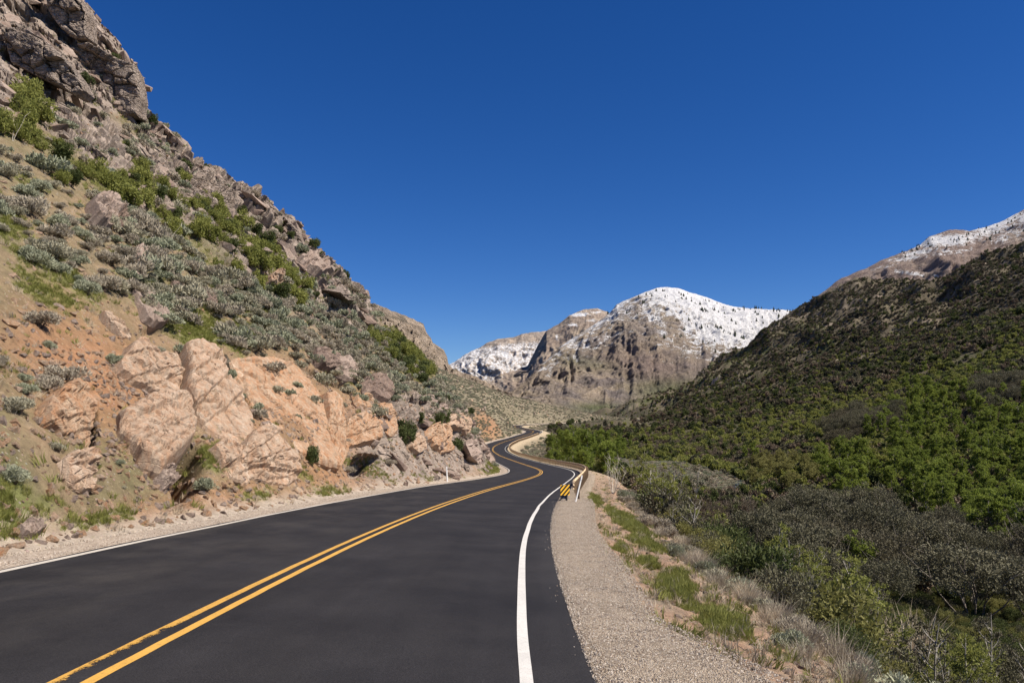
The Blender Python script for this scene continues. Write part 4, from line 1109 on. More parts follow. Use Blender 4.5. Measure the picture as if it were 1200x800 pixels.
cnt['sap'] = setk(K_SAPL, 200, Zs, 4, 35, .8, .6, 1.35, 'slender young tree with fresh leaves on the foot of the bank', 'young green trees at the foot of the bank', extra=(Y < 140))
cnt['sap2'] = setk(K_SAPO, 95, Zs, 4, 36, 1.0, .6, 1.25, 'slender pale-stemmed young tree with brown buds at the foot of the bank', 'young budding trees at the foot of the bank', extra=(Y < 100))
P_, N_ = sample(60, mk, 61, .7, .7)
place_set(K_SAGE, P_, N_, 'grey sagebrush on the crest of the bank among the dry shrubs', 'sagebrush on the crest of the bank', .5, 1.1, .05, .15)
cnt['low'] = setk(K_LOW, 290, Zs, 2, 62, .8, 1.0, 2.6, 'low leafy bush on the foot of the bank between the young trees', 'low bushes at the foot of the bank', extra=(Y < 120)*(Y > 20))
print(cnt)
# shrubs under and between the trees, and on the mountain slope
src_b = []
for k, (mt_, pos) in enumerate([(M_BUSHD, (1015, 440)), (M_JUNI, (980, 440)), (M_GREYL, (940, 440)), (M_BUSH, (1060, 440)), (M_REDTW, (900, 470))]):
    me = mesh_np('hill_shrub', *bush_mesh(90+k, 15, 30, 1.0, .125), [mt_])
    x, y, z = surf(*pos); o = link('hill_shrub', me); o.location = (x, y, z); o.scale = (2.5,)*3
    tag(o, ['dark green shrub on the right mountain slope', 'dusky grey shrub on the right mountain slope', 'brown budding shrub on the right mountain slope', 'light green shrub on the right mountain slope', 'reddish brown shrub low on the right mountain slope'][k], 'shrub'); src_b.append(o)
ug = base_R*vis(1.5)*(Y < 200)*(1-.9*np.clip(zone(Zj, 3)*1.3, 0, 1))
P, _ = sample(4200, ug*(Y > 62)*np.clip(.6+nC, .1, 1), 41, 0, .9)
stuff('undergrowth', 'mixed low shrubs covering the valley floor between the trees', 'shrub', P, src_b, 10, .8, 2.2, .12)
sl = (tt > 12)*(Y > 150)*(Y < 1900)*vis(2.5)*(~(bench > .3))*(PXF > 640)*(1-.96*sstep(790, 740, PXF)*sstep(512, 498, PYF))
nL = fbm(X, Y, Z, 4, .02); nM = fbm(X+500, Y, Z, 4, .05)
streak_ = fbm(X*.5+Y*.25, Z*3, Y*.1, 4, .02)
gsl = sstep(.0, .3, .4*blobs([(1120,400,120,40,-18),(930,470,90,25,-10),(820,488,70,14,0)])+nL+.7*streak_+.28*(PYF-385)/100)*sstep(310, 370, PYF)
P, _ = sample(20000, sl*gsl*np.clip(.55+nM, .1, 1), 42, 0, 1.15)
stuff('slope_shrubs', 'green shrubs covering the right mountain slope in streaks', 'shrub', P, [src_b[0], src_b[3], src_b[3]], 11, .8, 2.9, .15)
P, _ = sample(30000, sl*(1-gsl*.7)*np.clip(.6+nM, .15, 1), 43, 0, 1.2)
stuff('slope_shrubs', 'brown and grey shrubs covering the right mountain slope', 'shrub', P, [src_b[1], src_b[2], src_b[4]], 12, .7, 2.5, .15)

P, _ = sample(16000, sl*(Y > 420)*np.clip(.5+nM*1.3, .08, 1), 44, 0, .35)
stuff('slope_shrubs', 'dark brush and small trees on the upper right mountain slope', 'shrub', P, [src_b[1], src_b[2], src_b[0], src_b[4]], 13, 1.6, 4.8, .12)
src_l = []
for k in range(3):
    me = mesh_np('valley_bush', *bush_mesh(150+k, 24, 150, .8, .030, .6), [[M_JUNI, M_OLIVE, M_BUSHD][k]])
    x, y, z = surf(*[(1060, 760), (1100, 770), (900, 700)][k]); o = link('valley_bush', me); o.location = (x, y, z); o.scale = (1.6,)*3
    tag(o, ['dusky bush right of the bristly straw shrub', 'olive bush at the bottom edge right of the bristly straw shrub', 'dark green bush between the dry row and the young trees'][k], 'bush'); src_l.append(o)
P, _ = sample(2600, hR*(Y < 75)*(Y > 14)*(PXF > 640)*vis(2.0)*1.0, 63, .55, .3)
stuff('undergrowth', 'dense low bushes covering the foot of the bank and the shaded near valley floor', 'bush', P, src_l, 31, .6, 1.5, .15)
# conifers dotted over the snow of the far mountain
def pine(seed):
    rs = np.random.RandomState(seed); V_, F_, off = [], [], 0; parts = []
    for i in range(5):
        z0 = .12+.17*i; r = .26*(1-i/5.5); a = np.arange(7)*2*np.pi/7+rs.rand(); k = r*(.75+.5*rs.rand(7))
        ring = np.stack([np.cos(a)*k, np.sin(a)*k, 0*a+z0+.03*rs.normal(size=7)], -1); tip = np.array([[0, 0, z0+.28]])
        parts.append((np.concatenate([ring, tip]), np.stack([np.arange(7), (np.arange(7)+1) % 7, np.full(7, 7)], -1)))
    return join(parts)
pm = [mesh_np('pine', *pine(k), [M_PINE]) for k in range(3)]
m1 = blobs([(850,380,45,18,15),(835,373,20,8,40,1),(900,392,30,12,0,.7),(880,370,50,8,5,.8),(760,345,20,6,0,.4),(905,363,30,4,0,1),(820,352,50,4,12,.6),(790,400,60,20,0,.25),(740,380,40,20,0,.2)], MPX, MPY)
rs = np.random.RandomState(9); w = (m1*(MSN > .15)*np.clip(fbm(MV[..., 0], MV[..., 1], MV[..., 2], 3, .012), 0, 1)**1.2).ravel(); w = w/w.sum(); ks = rs.choice(w.size, 150, p=w, replace=False)
for q in ks:
    p = MV.reshape(-1, 3)[q]; o = link('pine_tree', pm[q % 3]); h = rs.uniform(6, 16); o.location = (p[0], p[1], p[2]-1); o.scale = (h*1.3, h*1.3, h)
    tag(o, 'tiny dark conifer dotting the snowfield of the far mountain', 'tree', 'conifers on the far snowfield')
m2 = blobs([(1110,285,60,6,-10),(1130,283,30,4,0,1),(1085,283,12,4,0,.8),(1170,262,30,6,-20,.6)], BPX, BPY)
w = m2.ravel(); w = w/w.sum(); ks = rs.choice(w.size, 60, p=w, replace=False)
for q in ks:
    p = BV.reshape(-1, 3)[q]; o = link('pine_tree', pm[q % 3]); h = rs.uniform(6, 11); o.location = (p[0], p[1], p[2]-1); o.scale = (h*1.3, h*1.3, h)
    tag(o, 'tiny dark conifer on the snowy crest at the upper right', 'tree', 'conifers on the right crest')
# ---------------------------------------------------------------- rocks
def rock_mat(name, a, b, c, dark, streak=0.0, coarse=0.0):
    s = NT(name, .92, .12); v = s.coord()
    n1_ = s.noise(v, .9, 6, .65); n2_ = s.noise(v, 5.5, 6, .75); n3_ = s.noise(v, 30, 4, .7)
    col = s.ramp(n1_, [(.28, a), (.5, b), (.72, c)])
    if streak:
        st = s.noise(s.scalevec(v, (3.5, 2.0, .5)), 1.6, 6, .7)
        col = s.mixc(s.math('MULTIPLY', s.ramp(st, [(.42, 0), (.62, 1)]), streak), col, (.40,.20,.10))
    col = s.mixc(s.ramp(s.noise(v, 2.6, 7, .8), [(.56, 0), (.70, .55)]), col, dark)
    col = s.mixc(1.0, col, s.ramp(n2_, [(.28, .68), (.72, 1.25)]), 'MULTIPLY')
    col = s.mixc(1.0, col, s.ramp(n3_, [(.28, .8), (.72, 1.18)]), 'MULTIPLY')
    s.col(col)
    cr = s.ramp(s.vor(s.scalevec(v, (1, 1, 1.8)), 1.6, 'DISTANCE_TO_EDGE'), [(.0, 0), (.03, 1)])
    h = s.math('ADD', s.math('MULTIPLY', n2_, .7), s.math('ADD', s.math('MULTIPLY', n3_, .25), s.math('MULTIPLY', cr, .18)))
    if coarse:
        cc = s.vor(s.scalevec(v, (1, 1, 2.2)), 1.1, 'DISTANCE_TO_EDGE'); c3 = s.vor(s.scalevec(v, (1, 1, 2.4)), 2.7, 'DISTANCE_TO_EDGE')
        h = s.math('ADD', h, s.math('ADD', s.math('MULTIPLY', s.ramp(cc, [(0, 0), (.08, 1)]), 1.2), s.math('MULTIPLY', s.ramp(c3, [(0, 0), (.1, 1)]), .6)))
    s.bump(h, 1.0, .10+coarse)
    return s.m
M_RTAN = rock_mat('pale_tan_rock', (.34,.25,.18), (.42,.32,.24), (.53,.43,.34), (.17,.115,.08), .5)
M_RORG = rock_mat('orange_stained_rock', (.33,.22,.14), (.41,.295,.205), (.52,.405,.305), (.17,.105,.07), .8)
M_RPINK = rock_mat('pinkish_grey_rock', (.23,.18,.15), (.32,.25,.21), (.42,.34,.285), (.16,.13,.115), .1)
M_RDARK = rock_mat('dark_weathered_rock', (.13,.095,.08), (.20,.15,.125), (.33,.25,.20), (.08,.06,.055), .1)
M_RCRAG = rock_mat('rim_rock', (.24,.195,.16), (.34,.28,.235), (.45,.375,.32), (.13,.10,.085), .1, .05)

def outline_rock(name, label, outline, thick, mat, seed, planes=6, crack=.07, tilt=(0, 0), lift=0.0, cat='boulder', dc=None, smooth=True, rough=1.0):
    """solid rock whose front has the drawn outline; it is bedded in the slope"""
    o = np.array(outline, float); ce = o.mean(0)
    seg = np.linalg.norm(np.roll(o, -1, 0)-o, axis=1); cum = np.concatenate([[0], np.cumsum(seg)])
    M = int(np.clip(cum[-1]/1.3, 48, 220)); t = np.linspace(0, cum[-1], M, endpoint=False)
    oo = np.stack([np.interp(t, cum, np.append(o[:, k], o[0, k])) for k in (0, 1)], -1)
    for _ in range(1): oo = (np.roll(oo, 1, 0)+2*oo+np.roll(oo, -1, 0))/4
    thick = thick*1.35
    size = math.sqrt(abs(np.sum(oo[:, 0]*np.roll(oo[:, 1], -1)-oo[:, 1]*np.roll(oo[:, 0], -1))/2))
    ang = np.arange(M)*2*np.pi/M
    jag = 1+.09*fbm(np.cos(ang)*2.5+seed, np.sin(ang)*2.5, ang*0, 5, 1.0)
    oo = ce+(oo-ce)*jag[:, None]
    if dc is None: oo = ce+(oo-ce)*.945
    # plane of the slope under the outline
    smp = [(a, b, surf(a, min(b, 640))[1] if dc is None else dc) for a, b in oo[::max(1, M//16)]]+[(ce[0], ce[1], surf(*ce)[1] if dc is None else dc)]
    A = np.array([[a-ce[0], b-ce[1], 1] for a, b, d in smp]); q = np.linalg.lstsq(A, np.array([1/d for a, b, d in smp]), rcond=None)[0]
    q[0] += tilt[0]; q[1] += tilt[1]
    def dep(p): return 1/np.clip(q[0]*(p[..., 0]-ce[0])+q[1]*(p[..., 1]-ce[1])+q[2], .008, .2)
    K = int(np.clip(size/2.6, 14, 52)); rs = np.random.RandomState(seed)
    r = np.linspace(0, 1, K)**.8
    P = ce+(oo[None]-ce)*r[:, None, None]
    D = dep(P); x, y, z = px2w(P[..., 0], P[..., 1], D); Wd = np.stack([x, y, z], -1)
    c0 = Wd[0, 0]; n = np.cross(Wd[-1, M//4]-c0, Wd[-1, 0]-c0); n /= np.linalg.norm(n)
    if n@(c0-np.array([0, 0, CZ])) > 0: n = -n
    S = size*c0[1]/F
    u = (P[..., 0]-ce[0])/size; v = (P[..., 1]-ce[1])/size
    h = np.full(u.shape, 1.0)
    for k in range(planes):
        a = rs.rand()*6.283; g = rs.uniform(.05, .42)
        h = np.minimum(h, rs.uniform(.8, 1.1)-g*(math.cos(a)*u+math.sin(a)*v))
    # fracture steps and flutes
    da = rs.uniform(.9, 1.9)
    for k in range(int(4+size/22)):
        a = da+rs.normal()*.35+(1.57 if rs.rand() < .3 else 0); of = rs.uniform(-.5, .5)
        ln = math.cos(a)*u+math.sin(a)*v-of+.06*fbm(u*3+seed+k, v*3, u*0, 3, 1.0)
        h = h-rs.uniform(.05, .2)*rough*sstep(-.012, .012, ln)*(1 if rs.rand() < .5 else sstep(.5, .1, ln))
        h = h-.10*rough*np.exp(-(ln/.012)**2)*(rs.rand() < .6)
    fl = fbm((math.cos(da)*u+math.sin(da)*v)*9+seed, (-math.sin(da)*u+math.cos(da)*v)*2, u*0, 5, 1.0, ridge=True)
    h = h+.07*fl*rough
    edge = (1-r[:, None]**26)**.5
    h = np.clip(h, .2, 1.25)*edge
    big = fbm(x+seed, y, z, 4, 1.1/S)*.14*rough
    f1, f2, c = worley(x/(S*.42)+seed+fbm(x, y, z, 2, 1.5/S)*.5, y/(S*.42), z/(S*.3), seed % 7)
    fine = fbm(x, y, z+seed, 5, 6/S)*.07*rough
    blk = (c-.5)*.20*rough-crack*np.exp(-((f2-f1)/.05)**2)*2
    H = thick*(h+(big+fine+blk)*edge**.5*np.clip(1.2-r[:, None]**8, .2, 1))+lift
    front = Wd+n*H[..., None]
    # sides narrow a little and run back into the slope
    rim = front[-1]; backs = []
    for f, dn in ((.985, .35), (.93, .9), (.84, 1.6)):
        backs.append(front[0].mean(0)*(1-f)+rim*f-n*(dn*thick))
    allv = np.concatenate([front, np.array(backs)])
    me = mesh_np(name, allv.reshape(-1, 3), grid_faces(K+3, M, True)[:, ::-1], [mat], False)
    ob = link(name, me); ce3 = front[0, 0]
    # origin in the rock itself
    me.transform(__import__('mathutils').Matrix.Translation(-__import__('mathutils').Vector(ce3.tolist()))); ob.location = ce3
    if label: tag(ob, label, cat)
    return ob, n, S
R_ = outline_rock
R_('boulder', 'biggest flat-faced tan boulder overhanging a black hollow above the road', [(126,500),(148,488),(176,478),(208,477),(220,484),(228,503),(227,520),(214,533),(200,545),(188,556),(175,553),(158,546),(140,530),(128,515)], .72, M_RTAN, 3, 3, .03, tilt=(.00003, .00003), rough=.7)
R_('boulder', 'split tan boulder with a dark crack, left of the biggest boulder', [(40,482),(55,462),(73,447),(86,453),(97,475),(101,497),(99,512),(104,525),(98,532),(84,527),(62,512),(45,500)], .5, M_RORG, 5, 4, .08)
R_('boulder', 'smaller rounded tan boulder just below the split boulder at left', [(64,542),(72,533),(90,533),(104,545),(108,565),(106,578),(94,580),(80,568)], .4, M_RTAN, 8, 4, .05)
R_('rock_slab', 'pale slab right of the bare orange dirt with sagebrush on top', [(130,428),(142,410),(152,402),(170,412),(192,418),(205,420),(214,442),(208,470),(190,468),(172,463),(150,452),(134,440)], .55, M_RTAN, 11, 5, .04, cat='rock')
R_('rock_slab', 'long tan slab running down right from the pale slab to the hollow ledges', [(203,410),(222,406),(238,415),(252,428),(266,450),(284,470),(298,490),(300,512),(290,530),(270,524),(246,512),(228,500),(218,484),(208,462),(208,435)], .7, M_RTAN, 14, 5, .05, cat='rock')
R_('rock_slab', 'tallest fluted orange-streaked slab in the middle of the road cut', [(262,420),(285,415),(318,417),(342,424),(358,440),(374,458),(384,480),(392,505),(400,530),(401,552),(384,550),(362,540),(345,532),(326,515),(306,498),(290,478),(276,452)], .85, M_RORG, 17, 6, .05, cat='rock')
R_('rock_slab', 'small upright fluted buttress right of the tallest slab', [(372,462),(384,460),(394,470),(400,500),(403,540),(396,555),(384,540),(380,505)], .5, M_RORG, 21, 5, .06, cat='rock')
R_('rock_ledge', 'cracked brown ledges at the lower right end of the long slab', [(284,510),(304,498),(318,506),(334,525),(348,545),(350,566),(336,572),(318,570),(296,565),(278,556),(268,540),(276,525)], .42, M_RTAN, 24, 6, .12, cat='rock', rough=1.7)
R_('rock_ledge', 'low tan ledge under the long slab beside the blue-grey sagebrush', [(252,516),(270,522),(284,530),(282,545),(300,560),(290,570),(268,562),(250,545),(240,528)], .35, M_RTAN, 26, 5, .1, cat='rock', rough=1.5)
R_('boulder', 'square orange rock with a black hole beneath it right of the fluted slab', [(402,492),(420,484),(438,492),(444,510),(441,521),(420,525),(405,527),(398,510)], .55, M_RORG, 28, 4, .05)
R_('boulder', 'brown overhanging rock above the fluted slab, the left one of two', [(360,412),(372,410),(388,416),(396,424),(398,436),(384,436),(370,432),(362,424)], .6, M_RDARK, 31, 4, .06)
R_('boulder', 'brown overhanging rock with a pale face, the right one of two', [(392,420),(404,424),(416,432),(424,444),(420,449),(404,447),(390,440),(384,432)], .6, M_RPINK, 34, 4, .06)
R_('boulder', 'dark purple-grey lichen-covered rock dome above the zigzag crack', [(420,446),(432,440),(446,442),(456,452),(461,465),(452,474),(438,470),(424,462)], .6, M_RDARK, 37, 6, .04)
R_('rock_ledge', 'tan broken ledge with a black zigzag crack under the dark rock dome', [(410,462),(424,464),(440,472),(456,476),(466,490),(468,506),(460,514),(448,504),(436,492),(424,482),(412,472)], .5, M_RORG, 39, 6, .14, cat='rock', rough=1.8)
R_('boulder', 'striped tan boulder on the spur, below left of the topmost rounded one', [(496,500),(508,494),(518,500),(528,512),(525,520),(530,530),(518,533),(506,525),(498,515)], .7, M_RORG, 41, 4, .06)
R_('boulder', 'tan boulder at the edge of the spur above the bend', [(520,486),(536,484),(548,490),(550,502),(550,514),(540,508),(526,500)], .7, M_RTAN, 43, 4, .05)
R_('boulder', 'rounded grey and tan boulder highest on the spur', [(508,477),(516,475),(521,481),(520,488),(512,490),(507,484)], .7, M_RPINK, 46, 3, .03)
R_('rock_ledge', 'rough tan rock face on the spur just left of the road bend', [(548,505),(560,512),(572,525),(582,540),(578,550),(566,548),(552,535),(545,520)], .6, M_RPINK, 48, 6, .1, cat='rock', rough=1.6)
R_('rock_slab', 'upright pink slab with a black cleft on its right, high in the grass', [(148,312),(152,292),(160,288),(164,300),(164,330),(156,334),(150,328)], .45, M_RPINK, 51, 3, .03, cat='rock')
R_('rock_slab', 'pinkish sloping slab with a dark lip in the green grass', [(148,344),(158,336),(170,345),(182,360),(190,378),(192,386),(180,386),(166,378),(160,366)], .4, M_RPINK, 53, 3, .04, cat='rock')
R_('rock_slab', 'narrow tan slab lying diagonally below the pinkish sloping slab', [(112,369),(120,371),(134,380),(148,392),(154,400),(142,400),(130,390),(118,378)], .3, M_RTAN, 55, 3, .03, cat='rock')
R_('rock_slab', 'long dark grey slab band between the green grass and the sagebrush', [(196,328),(208,332),(228,342),(246,352),(254,362),(248,364),(228,356),(206,346),(194,338)], .5, M_RDARK, 57, 5, .08, cat='rock')
R_('rock_outcrop', 'blocky pink outcrop face standing out of the sagebrush at left', [(98,240),(112,237),(122,243),(130,258),(127,274),(112,270),(100,262)], .9, M_RPINK, 60, 4, .06, cat='rock')
R_('rock_outcrop', 'grey shadowed outcrop right next to the blocky pink face', [(126,250),(136,252),(146,262),(146,278),(134,274),(127,268)], .8, M_RDARK, 62, 4, .08, cat='rock')
R_('rock_outcrop', 'layered grey outcrop inside the green thicket', [(142,236),(156,226),(168,234),(174,246),(164,252),(150,250)], .9, M_RPINK, 64, 6, .12, cat='rock', rough=1.8)
R_('rock_slab', 'flat pale slab just below the skyline above the spur', [(344,305),(352,296),(368,304),(380,316),(382,324),(370,326),(356,316)], 1.2, M_RPINK, 66, 3, .04, cat='rock')
R_('boulder', 'rounded pale boulder in the green thicket below the skyline', [(306,330),(314,322),(324,326),(328,334),(320,340),(308,337)], .9, M_RTAN, 68, 3, .03)
R_('rock_outcrop', 'knobby outcrop ending the ridge line above the distant cliff', [(394,332),(404,326),(418,330),(424,344),(422,354),(408,352),(398,342)], 1.2, M_RCRAG, 70, 6, .1, cat='rock', rough=1.6)
R_('boulder', 'tan boulder in the dirt between dark rock dome and spur', [(474,512),(484,508),(494,516),(498,528),(488,534),(476,526)], .5, M_RTAN, 72, 4, .05)
R_('rock_outcrop', 'sheer pale cliff tower whose right edge drops straight to the skyline notch', [(92,56),(108,52),(124,62),(140,70),(158,76),(162,92),(164,112),(163,137),(150,136),(134,126),(116,116),(102,100),(94,78)], 1.0, M_RCRAG, 80, 5, .14, cat='cliff', rough=2.2, dc=62.5)
R_('rock_outcrop', 'topmost cliff block at the upper picture edge', [(48,-30),(76,-28),(92,-6),(101,16),(102,44),(88,46),(72,34),(58,14)], 1.0, M_RCRAG, 81, 5, .14, cat='cliff', rough=2.2, dc=61.5)
R_('rock_outcrop', 'grey cliff face left of the sheer tower above a dark recess', [(2,32),(30,34),(52,46),(70,62),(88,84),(100,106),(88,112),(66,100),(40,88),(14,74)], 1.0, M_RCRAG, 82, 6, .14, cat='cliff', rough=2.2, dc=51.5)
R_('rock_outcrop', 'jutting ledge at the first notch of the skyline', [(170,142),(182,139),(196,149),(208,162),(202,168),(186,160),(174,152)], 1.2, M_RPINK, 83, 5, .1, cat='rock', rough=1.5, dc=75)
R_('rock_outcrop', 'broken rocky rib in the rim above the green thicket', [(206,212),(226,208),(250,218),(274,232),(284,246),(268,252),(244,246),(222,238),(208,228)], 1.3, M_RCRAG, 84, 7, .16, cat='rock', rough=2.0)
R_('rock_outcrop', 'long rock band on the skyline over the flat pale slab', [(296,236),(314,236),(336,256),(352,272),(360,290),(346,290),(326,272),(306,256)], 1.2, M_RCRAG, 85, 7, .16, cat='rock', rough=2.0, dc=77)
R_('boulder', 'low grey stone block in the grass at the left road verge', [(14,622),(24,616),(42,618),(48,626),(36,632),(20,632)], .2, M_RPINK, 74, 4, .05)
R_('boulder', 'narrow grey fluted rock propping up the biggest boulder', [(174,550),(184,548),(195,552),(199,562),(196,575),(188,578),(179,568)], .35, M_RPINK, 76, 5, .1, rough=1.5)

import bmesh
def hull_rock(seed, n=18, sx=1.0, sy=.8, sz=.6):
    rs = np.random.RandomState(seed); bm = bmesh.new()
    for i in range(n):
        p = rs.uniform(-1, 1, 3); p = p/max(np.abs(p).max(), 1e-3)*rs.uniform(.8, 1)*.5
        if rs.rand() < .5: p = p/np.linalg.norm(p)*.5
        bm.verts.new((p[0]*sx, p[1]*sy, p[2]*sz))
    bmesh.ops.convex_hull(bm, input=bm.verts)
    for v_ in [v_ for v_ in bm.verts if not v_.link_faces]: bm.verts.remove(v_)
    me = bpy.data.meshes.new('stone'); bm.to_mesh(me); bm.free(); return me
ST = []
for k in range(6):
    me = hull_rock(200+k, 18, 1, .8, .55); me.materials.append([M_RTAN, M_RORG, M_RPINK][k % 3]); ST.append(me)
CRG = []
for k in range(6):
    me = hull_rock(300+k, 16, 1.3, .9, .5); me.materials.append([M_RCRAG, M_RPINK, M_RCRAG, M_RDARK, M_RCRAG, M_RPINK][k]); CRG.append(me)
def place_mesh(name, meshes, P, label, cat, group, smin, smax, sink, rot=None, pw=2.5):
    r2 = np.random.RandomState(len(P)+3); out = []
    for q, p in enumerate(P):
        o = link(name, meshes[q % len(meshes)]); s_ = smin+(smax-smin)*r2.rand()**pw
        o.location = (p[0], p[1], p[2]-sink*s_); o.scale = (s_*r2.uniform(.8, 1.4), s_*r2.uniform(.8, 1.2), s_*r2.uniform(.7, 1.1))
        o.rotation_euler = (r2.normal()*.25, r2.normal()*.2+(.65 if rot else 0), r2.rand()*6.28 if not rot else r2.normal()*.35)
        tag(o, label, cat, group); out.append(o)
    return out
Pc, _ = sample(300, hill*VIS*sstep(.3, .6, rockm)*(Y > 30), 51, .9)
place_mesh('rock', CRG, Pc, 'angular rock block jutting from the rim of the left mountainside', 'rock', 'rock blocks in the rim of the left mountainside', .5, 2.1, .15, True, 1.4)
Pc, _ = sample(2600, hill*sstep(.2, .5, rockm)*(Y > 25), 52, 0)
def src(name, me, px, py, sc, label, cat):
    x, y, z = surf(px, py); o = link(name, me); o.location = (x, y, z); o.scale = (sc,)*3; tag(o, label, cat); return o
cs = [src('rock', CRG[0], 262, 215, 1.2, 'angular block at the skyline of the left hill, right of the stepped cliff', 'rock'), src('rock', CRG[3], 300, 250, 1.2, 'dark block in the rim rocks above the thicket', 'rock'), src('rock', CRG[1], 350, 300, 1.2, 'pinkish block beside the flat pale slab', 'rock')]
stuff('rim_rubble', 'broken rock rubble covering the rim of the left mountainside', 'rock', Pc, cs, 21, .25, 1.3, .5)
verge = (tt < -4.7)*(tt > -9.5)*(Y > 9)*(Y < 60)*vis(.1)
Ps, _ = sample(170, verge, 53, .16, 1.2)
place_mesh('stone', ST, Ps, 'loose tan stone lying at the foot of the left slope by the road', 'stone', 'loose stones at the foot of the left slope', .07, .34, .05)
Ps, _ = sample(130, (hill*(tt < -7)*(Y < 75))*m_dirt*vis(.1), 54, .3, .8)
place_mesh('stone', ST, Ps, 'tan stone embedded in the orange dirt of the road cut', 'stone', 'stones in the dirt of the road cut', .15, .7, .08)
st_s = [src('stone', ST[0], 205, 590, .16, 'small tan stone by the road below the biggest boulder', 'stone'), src('stone', ST[2], 330, 590, .16, 'small pinkish stone by the road below the fluted slab', 'stone'), src('stone', ST[1], 745, 690, .12, 'small tan stone on the bank beside the gravel edge', 'stone')]
Ps, _ = sample(7500, hill*(tt < -4.8)*(Y < 75)*vis(.1)*(.25+verge*1.0+m_dirt*.5+1.5*np.clip(blobs([(b[0], b[1]+8, b[2]*1.15, b[3]*1.2, b[4]) for b in SLABS]), 0, 1)), 55, 0, 1.1)
stuff('rubble', 'small loose stones strewn over the left slope and its foot', 'stone', Ps, st_s, 22, .03, .30, .6)
Ps, _ = sample(2600, strip*vis(.1)*(nB > -.2)*1.0, 56, 0, 1.5)
stuff('rubble', 'small reddish stones strewn over the bank right of the gravel', 'stone', Ps, st_s, 23, .02, .13, .6)
Ps, _ = sample(60, strip*vis(.1)*(Y < 40), 57, .2, 1.2)
place_mesh('stone', ST, Ps, 'reddish stone lying on the dirt bank right of the gravel', 'stone', 'stones on the dirt bank', .08, .26, .05)
Ps, _ = sample(420, far_s*(Y > 130)*(PXF > 500), 58, 3)
stuff('rubble', 'pale rocks dotting the grey slope beyond the bends', 'stone', Ps, [cs[2], st_s[0]], 24, .6, 2.0, .4)
# pebbles of the gravel shoulder, along its whole near part
rs = np.random.RandomState(77); n = 60000
yy = 4.5+(rs.rand(n)**1.7)*34; gw_ = gravel_w(yy); tq = R_EDGE-.02+(gw_-R_EDGE+.16)*rs.rand(n)
edge_ = rs.rand(n) < .002; tq[edge_] = R_EDGE-.22+.25*rs.rand(edge_.sum())**.5
Pp = road_pt(tq, yy, .0); Pp[:, 2] += np.where(tq < R_EDGE+.05, .004, -.012)
peb = []
for k in range(4):
    s_ = NT('pebble_%s' % ['tan', 'grey', 'pale', 'brown'][k], .9, .2); s_.col([(.42,.35,.28), (.36,.315,.27), (.50,.44,.37), (.29,.225,.175)][k])
    me = hull_rock(400+k, 10, 1, .8, .6); me.materials.append(s_.m)
    o = link('pebble', me); q = road_pt(np.array([4.6+.2*k]), np.array([8.0+k*.7]))[0]; o.location = q; o.scale = (.035,)*3
    tag(o, ['tan pebble near the middle of the gravel shoulder', 'grey pebble on the near gravel shoulder', 'whitish pebble on the gravel shoulder near its outer side', 'brown pebble at the outer side of the gravel shoulder'][k], 'pebble'); peb.append(o)
stuff('gravel', 'crushed grey-tan gravel of the shoulder beside the right edge of the road', 'gravel', Pp, peb, 25, .010, .028, .8)
# crumbs on the left verge
yy = 9+(rs.rand(9000)**1.5)*40; tq = -4.9+1.0*rs.rand(9000)
Pp = road_pt(tq, yy, -.01)
stuff('gravel', 'fine pale gravel on the verge along the left edge line', 'gravel', Pp, peb, 26, .012, .035, .8)

# ---------------------------------------------------------------- guardrail, marker and posts
M_RAIL = plain('weathered_brown_steel', (.60,.46,.30), .75, .3, .25, 3.0, .0, .3)
M_RAILP = plain('weathered_steel_post', (.30,.22,.14), .8, .2, .3, 4.0)
M_PW = plain('white_plastic_post', (.80,.79,.76), .5, .4, .05, 3.0)
M_BLK = plain('black_rubber', (.012,.012,.012), .7, .3, .2)
M_REFL = plain('amber_reflector', (.65,.30,.03), .3, .5, .1)
def box(c, h, R=None):
    c = np.array(c, float); h = np.array(h, float)
    v_ = np.array([[i, j, k] for i in (-1, 1) for j in (-1, 1) for k in (-1, 1)], float)*h
    if R is not None: v_ = v_@R.T
    return v_+c, np.array([[0, 1, 3, 2], [4, 6, 7, 5], [0, 4, 5, 1], [2, 3, 7, 6], [0, 2, 6, 4], [1, 5, 7, 3]])
Y0, Y1 = 37.0, 352.0
rail_t = lambda y: np.interp(y, [37, 42, 60, 352], [4.75, 4.6, 4.55, 4.6])
def rail_piece(ya, yb, name, root):
    ys = np.arange(ya, yb+.01, 1.0)
    # W profile (offset to the road, height), then the back again so that it has thickness
    prof = np.array([(-.02,.42),(-.075,.455),(-.075,.50),(-.005,.545),(-.005,.585),(-.075,.63),(-.075,.675),(-.02,.72)])
    prof = np.concatenate([prof, prof[::-1]+np.array([.012, 0])])
    rows = []
    for y in ys:
        b = road_pt(np.array([rail_t(y)]), np.array([y]))[0]; c_ = road_c(y); hx = math.sqrt(max(0, 1-c_*c_))*np.sign(np.interp(y, _ys, _h))
        nrm = np.array([c_, -hx, 0])
        rows.append([b+nrm*a_+np.array([0, 0, h_+.02]) for a_, h_ in prof])
    V_ = np.array(rows)
    return link(name, mesh_np(name, V_.reshape(-1, 3), grid_faces(len(ys), len(prof), True), [M_RAIL], False), root)
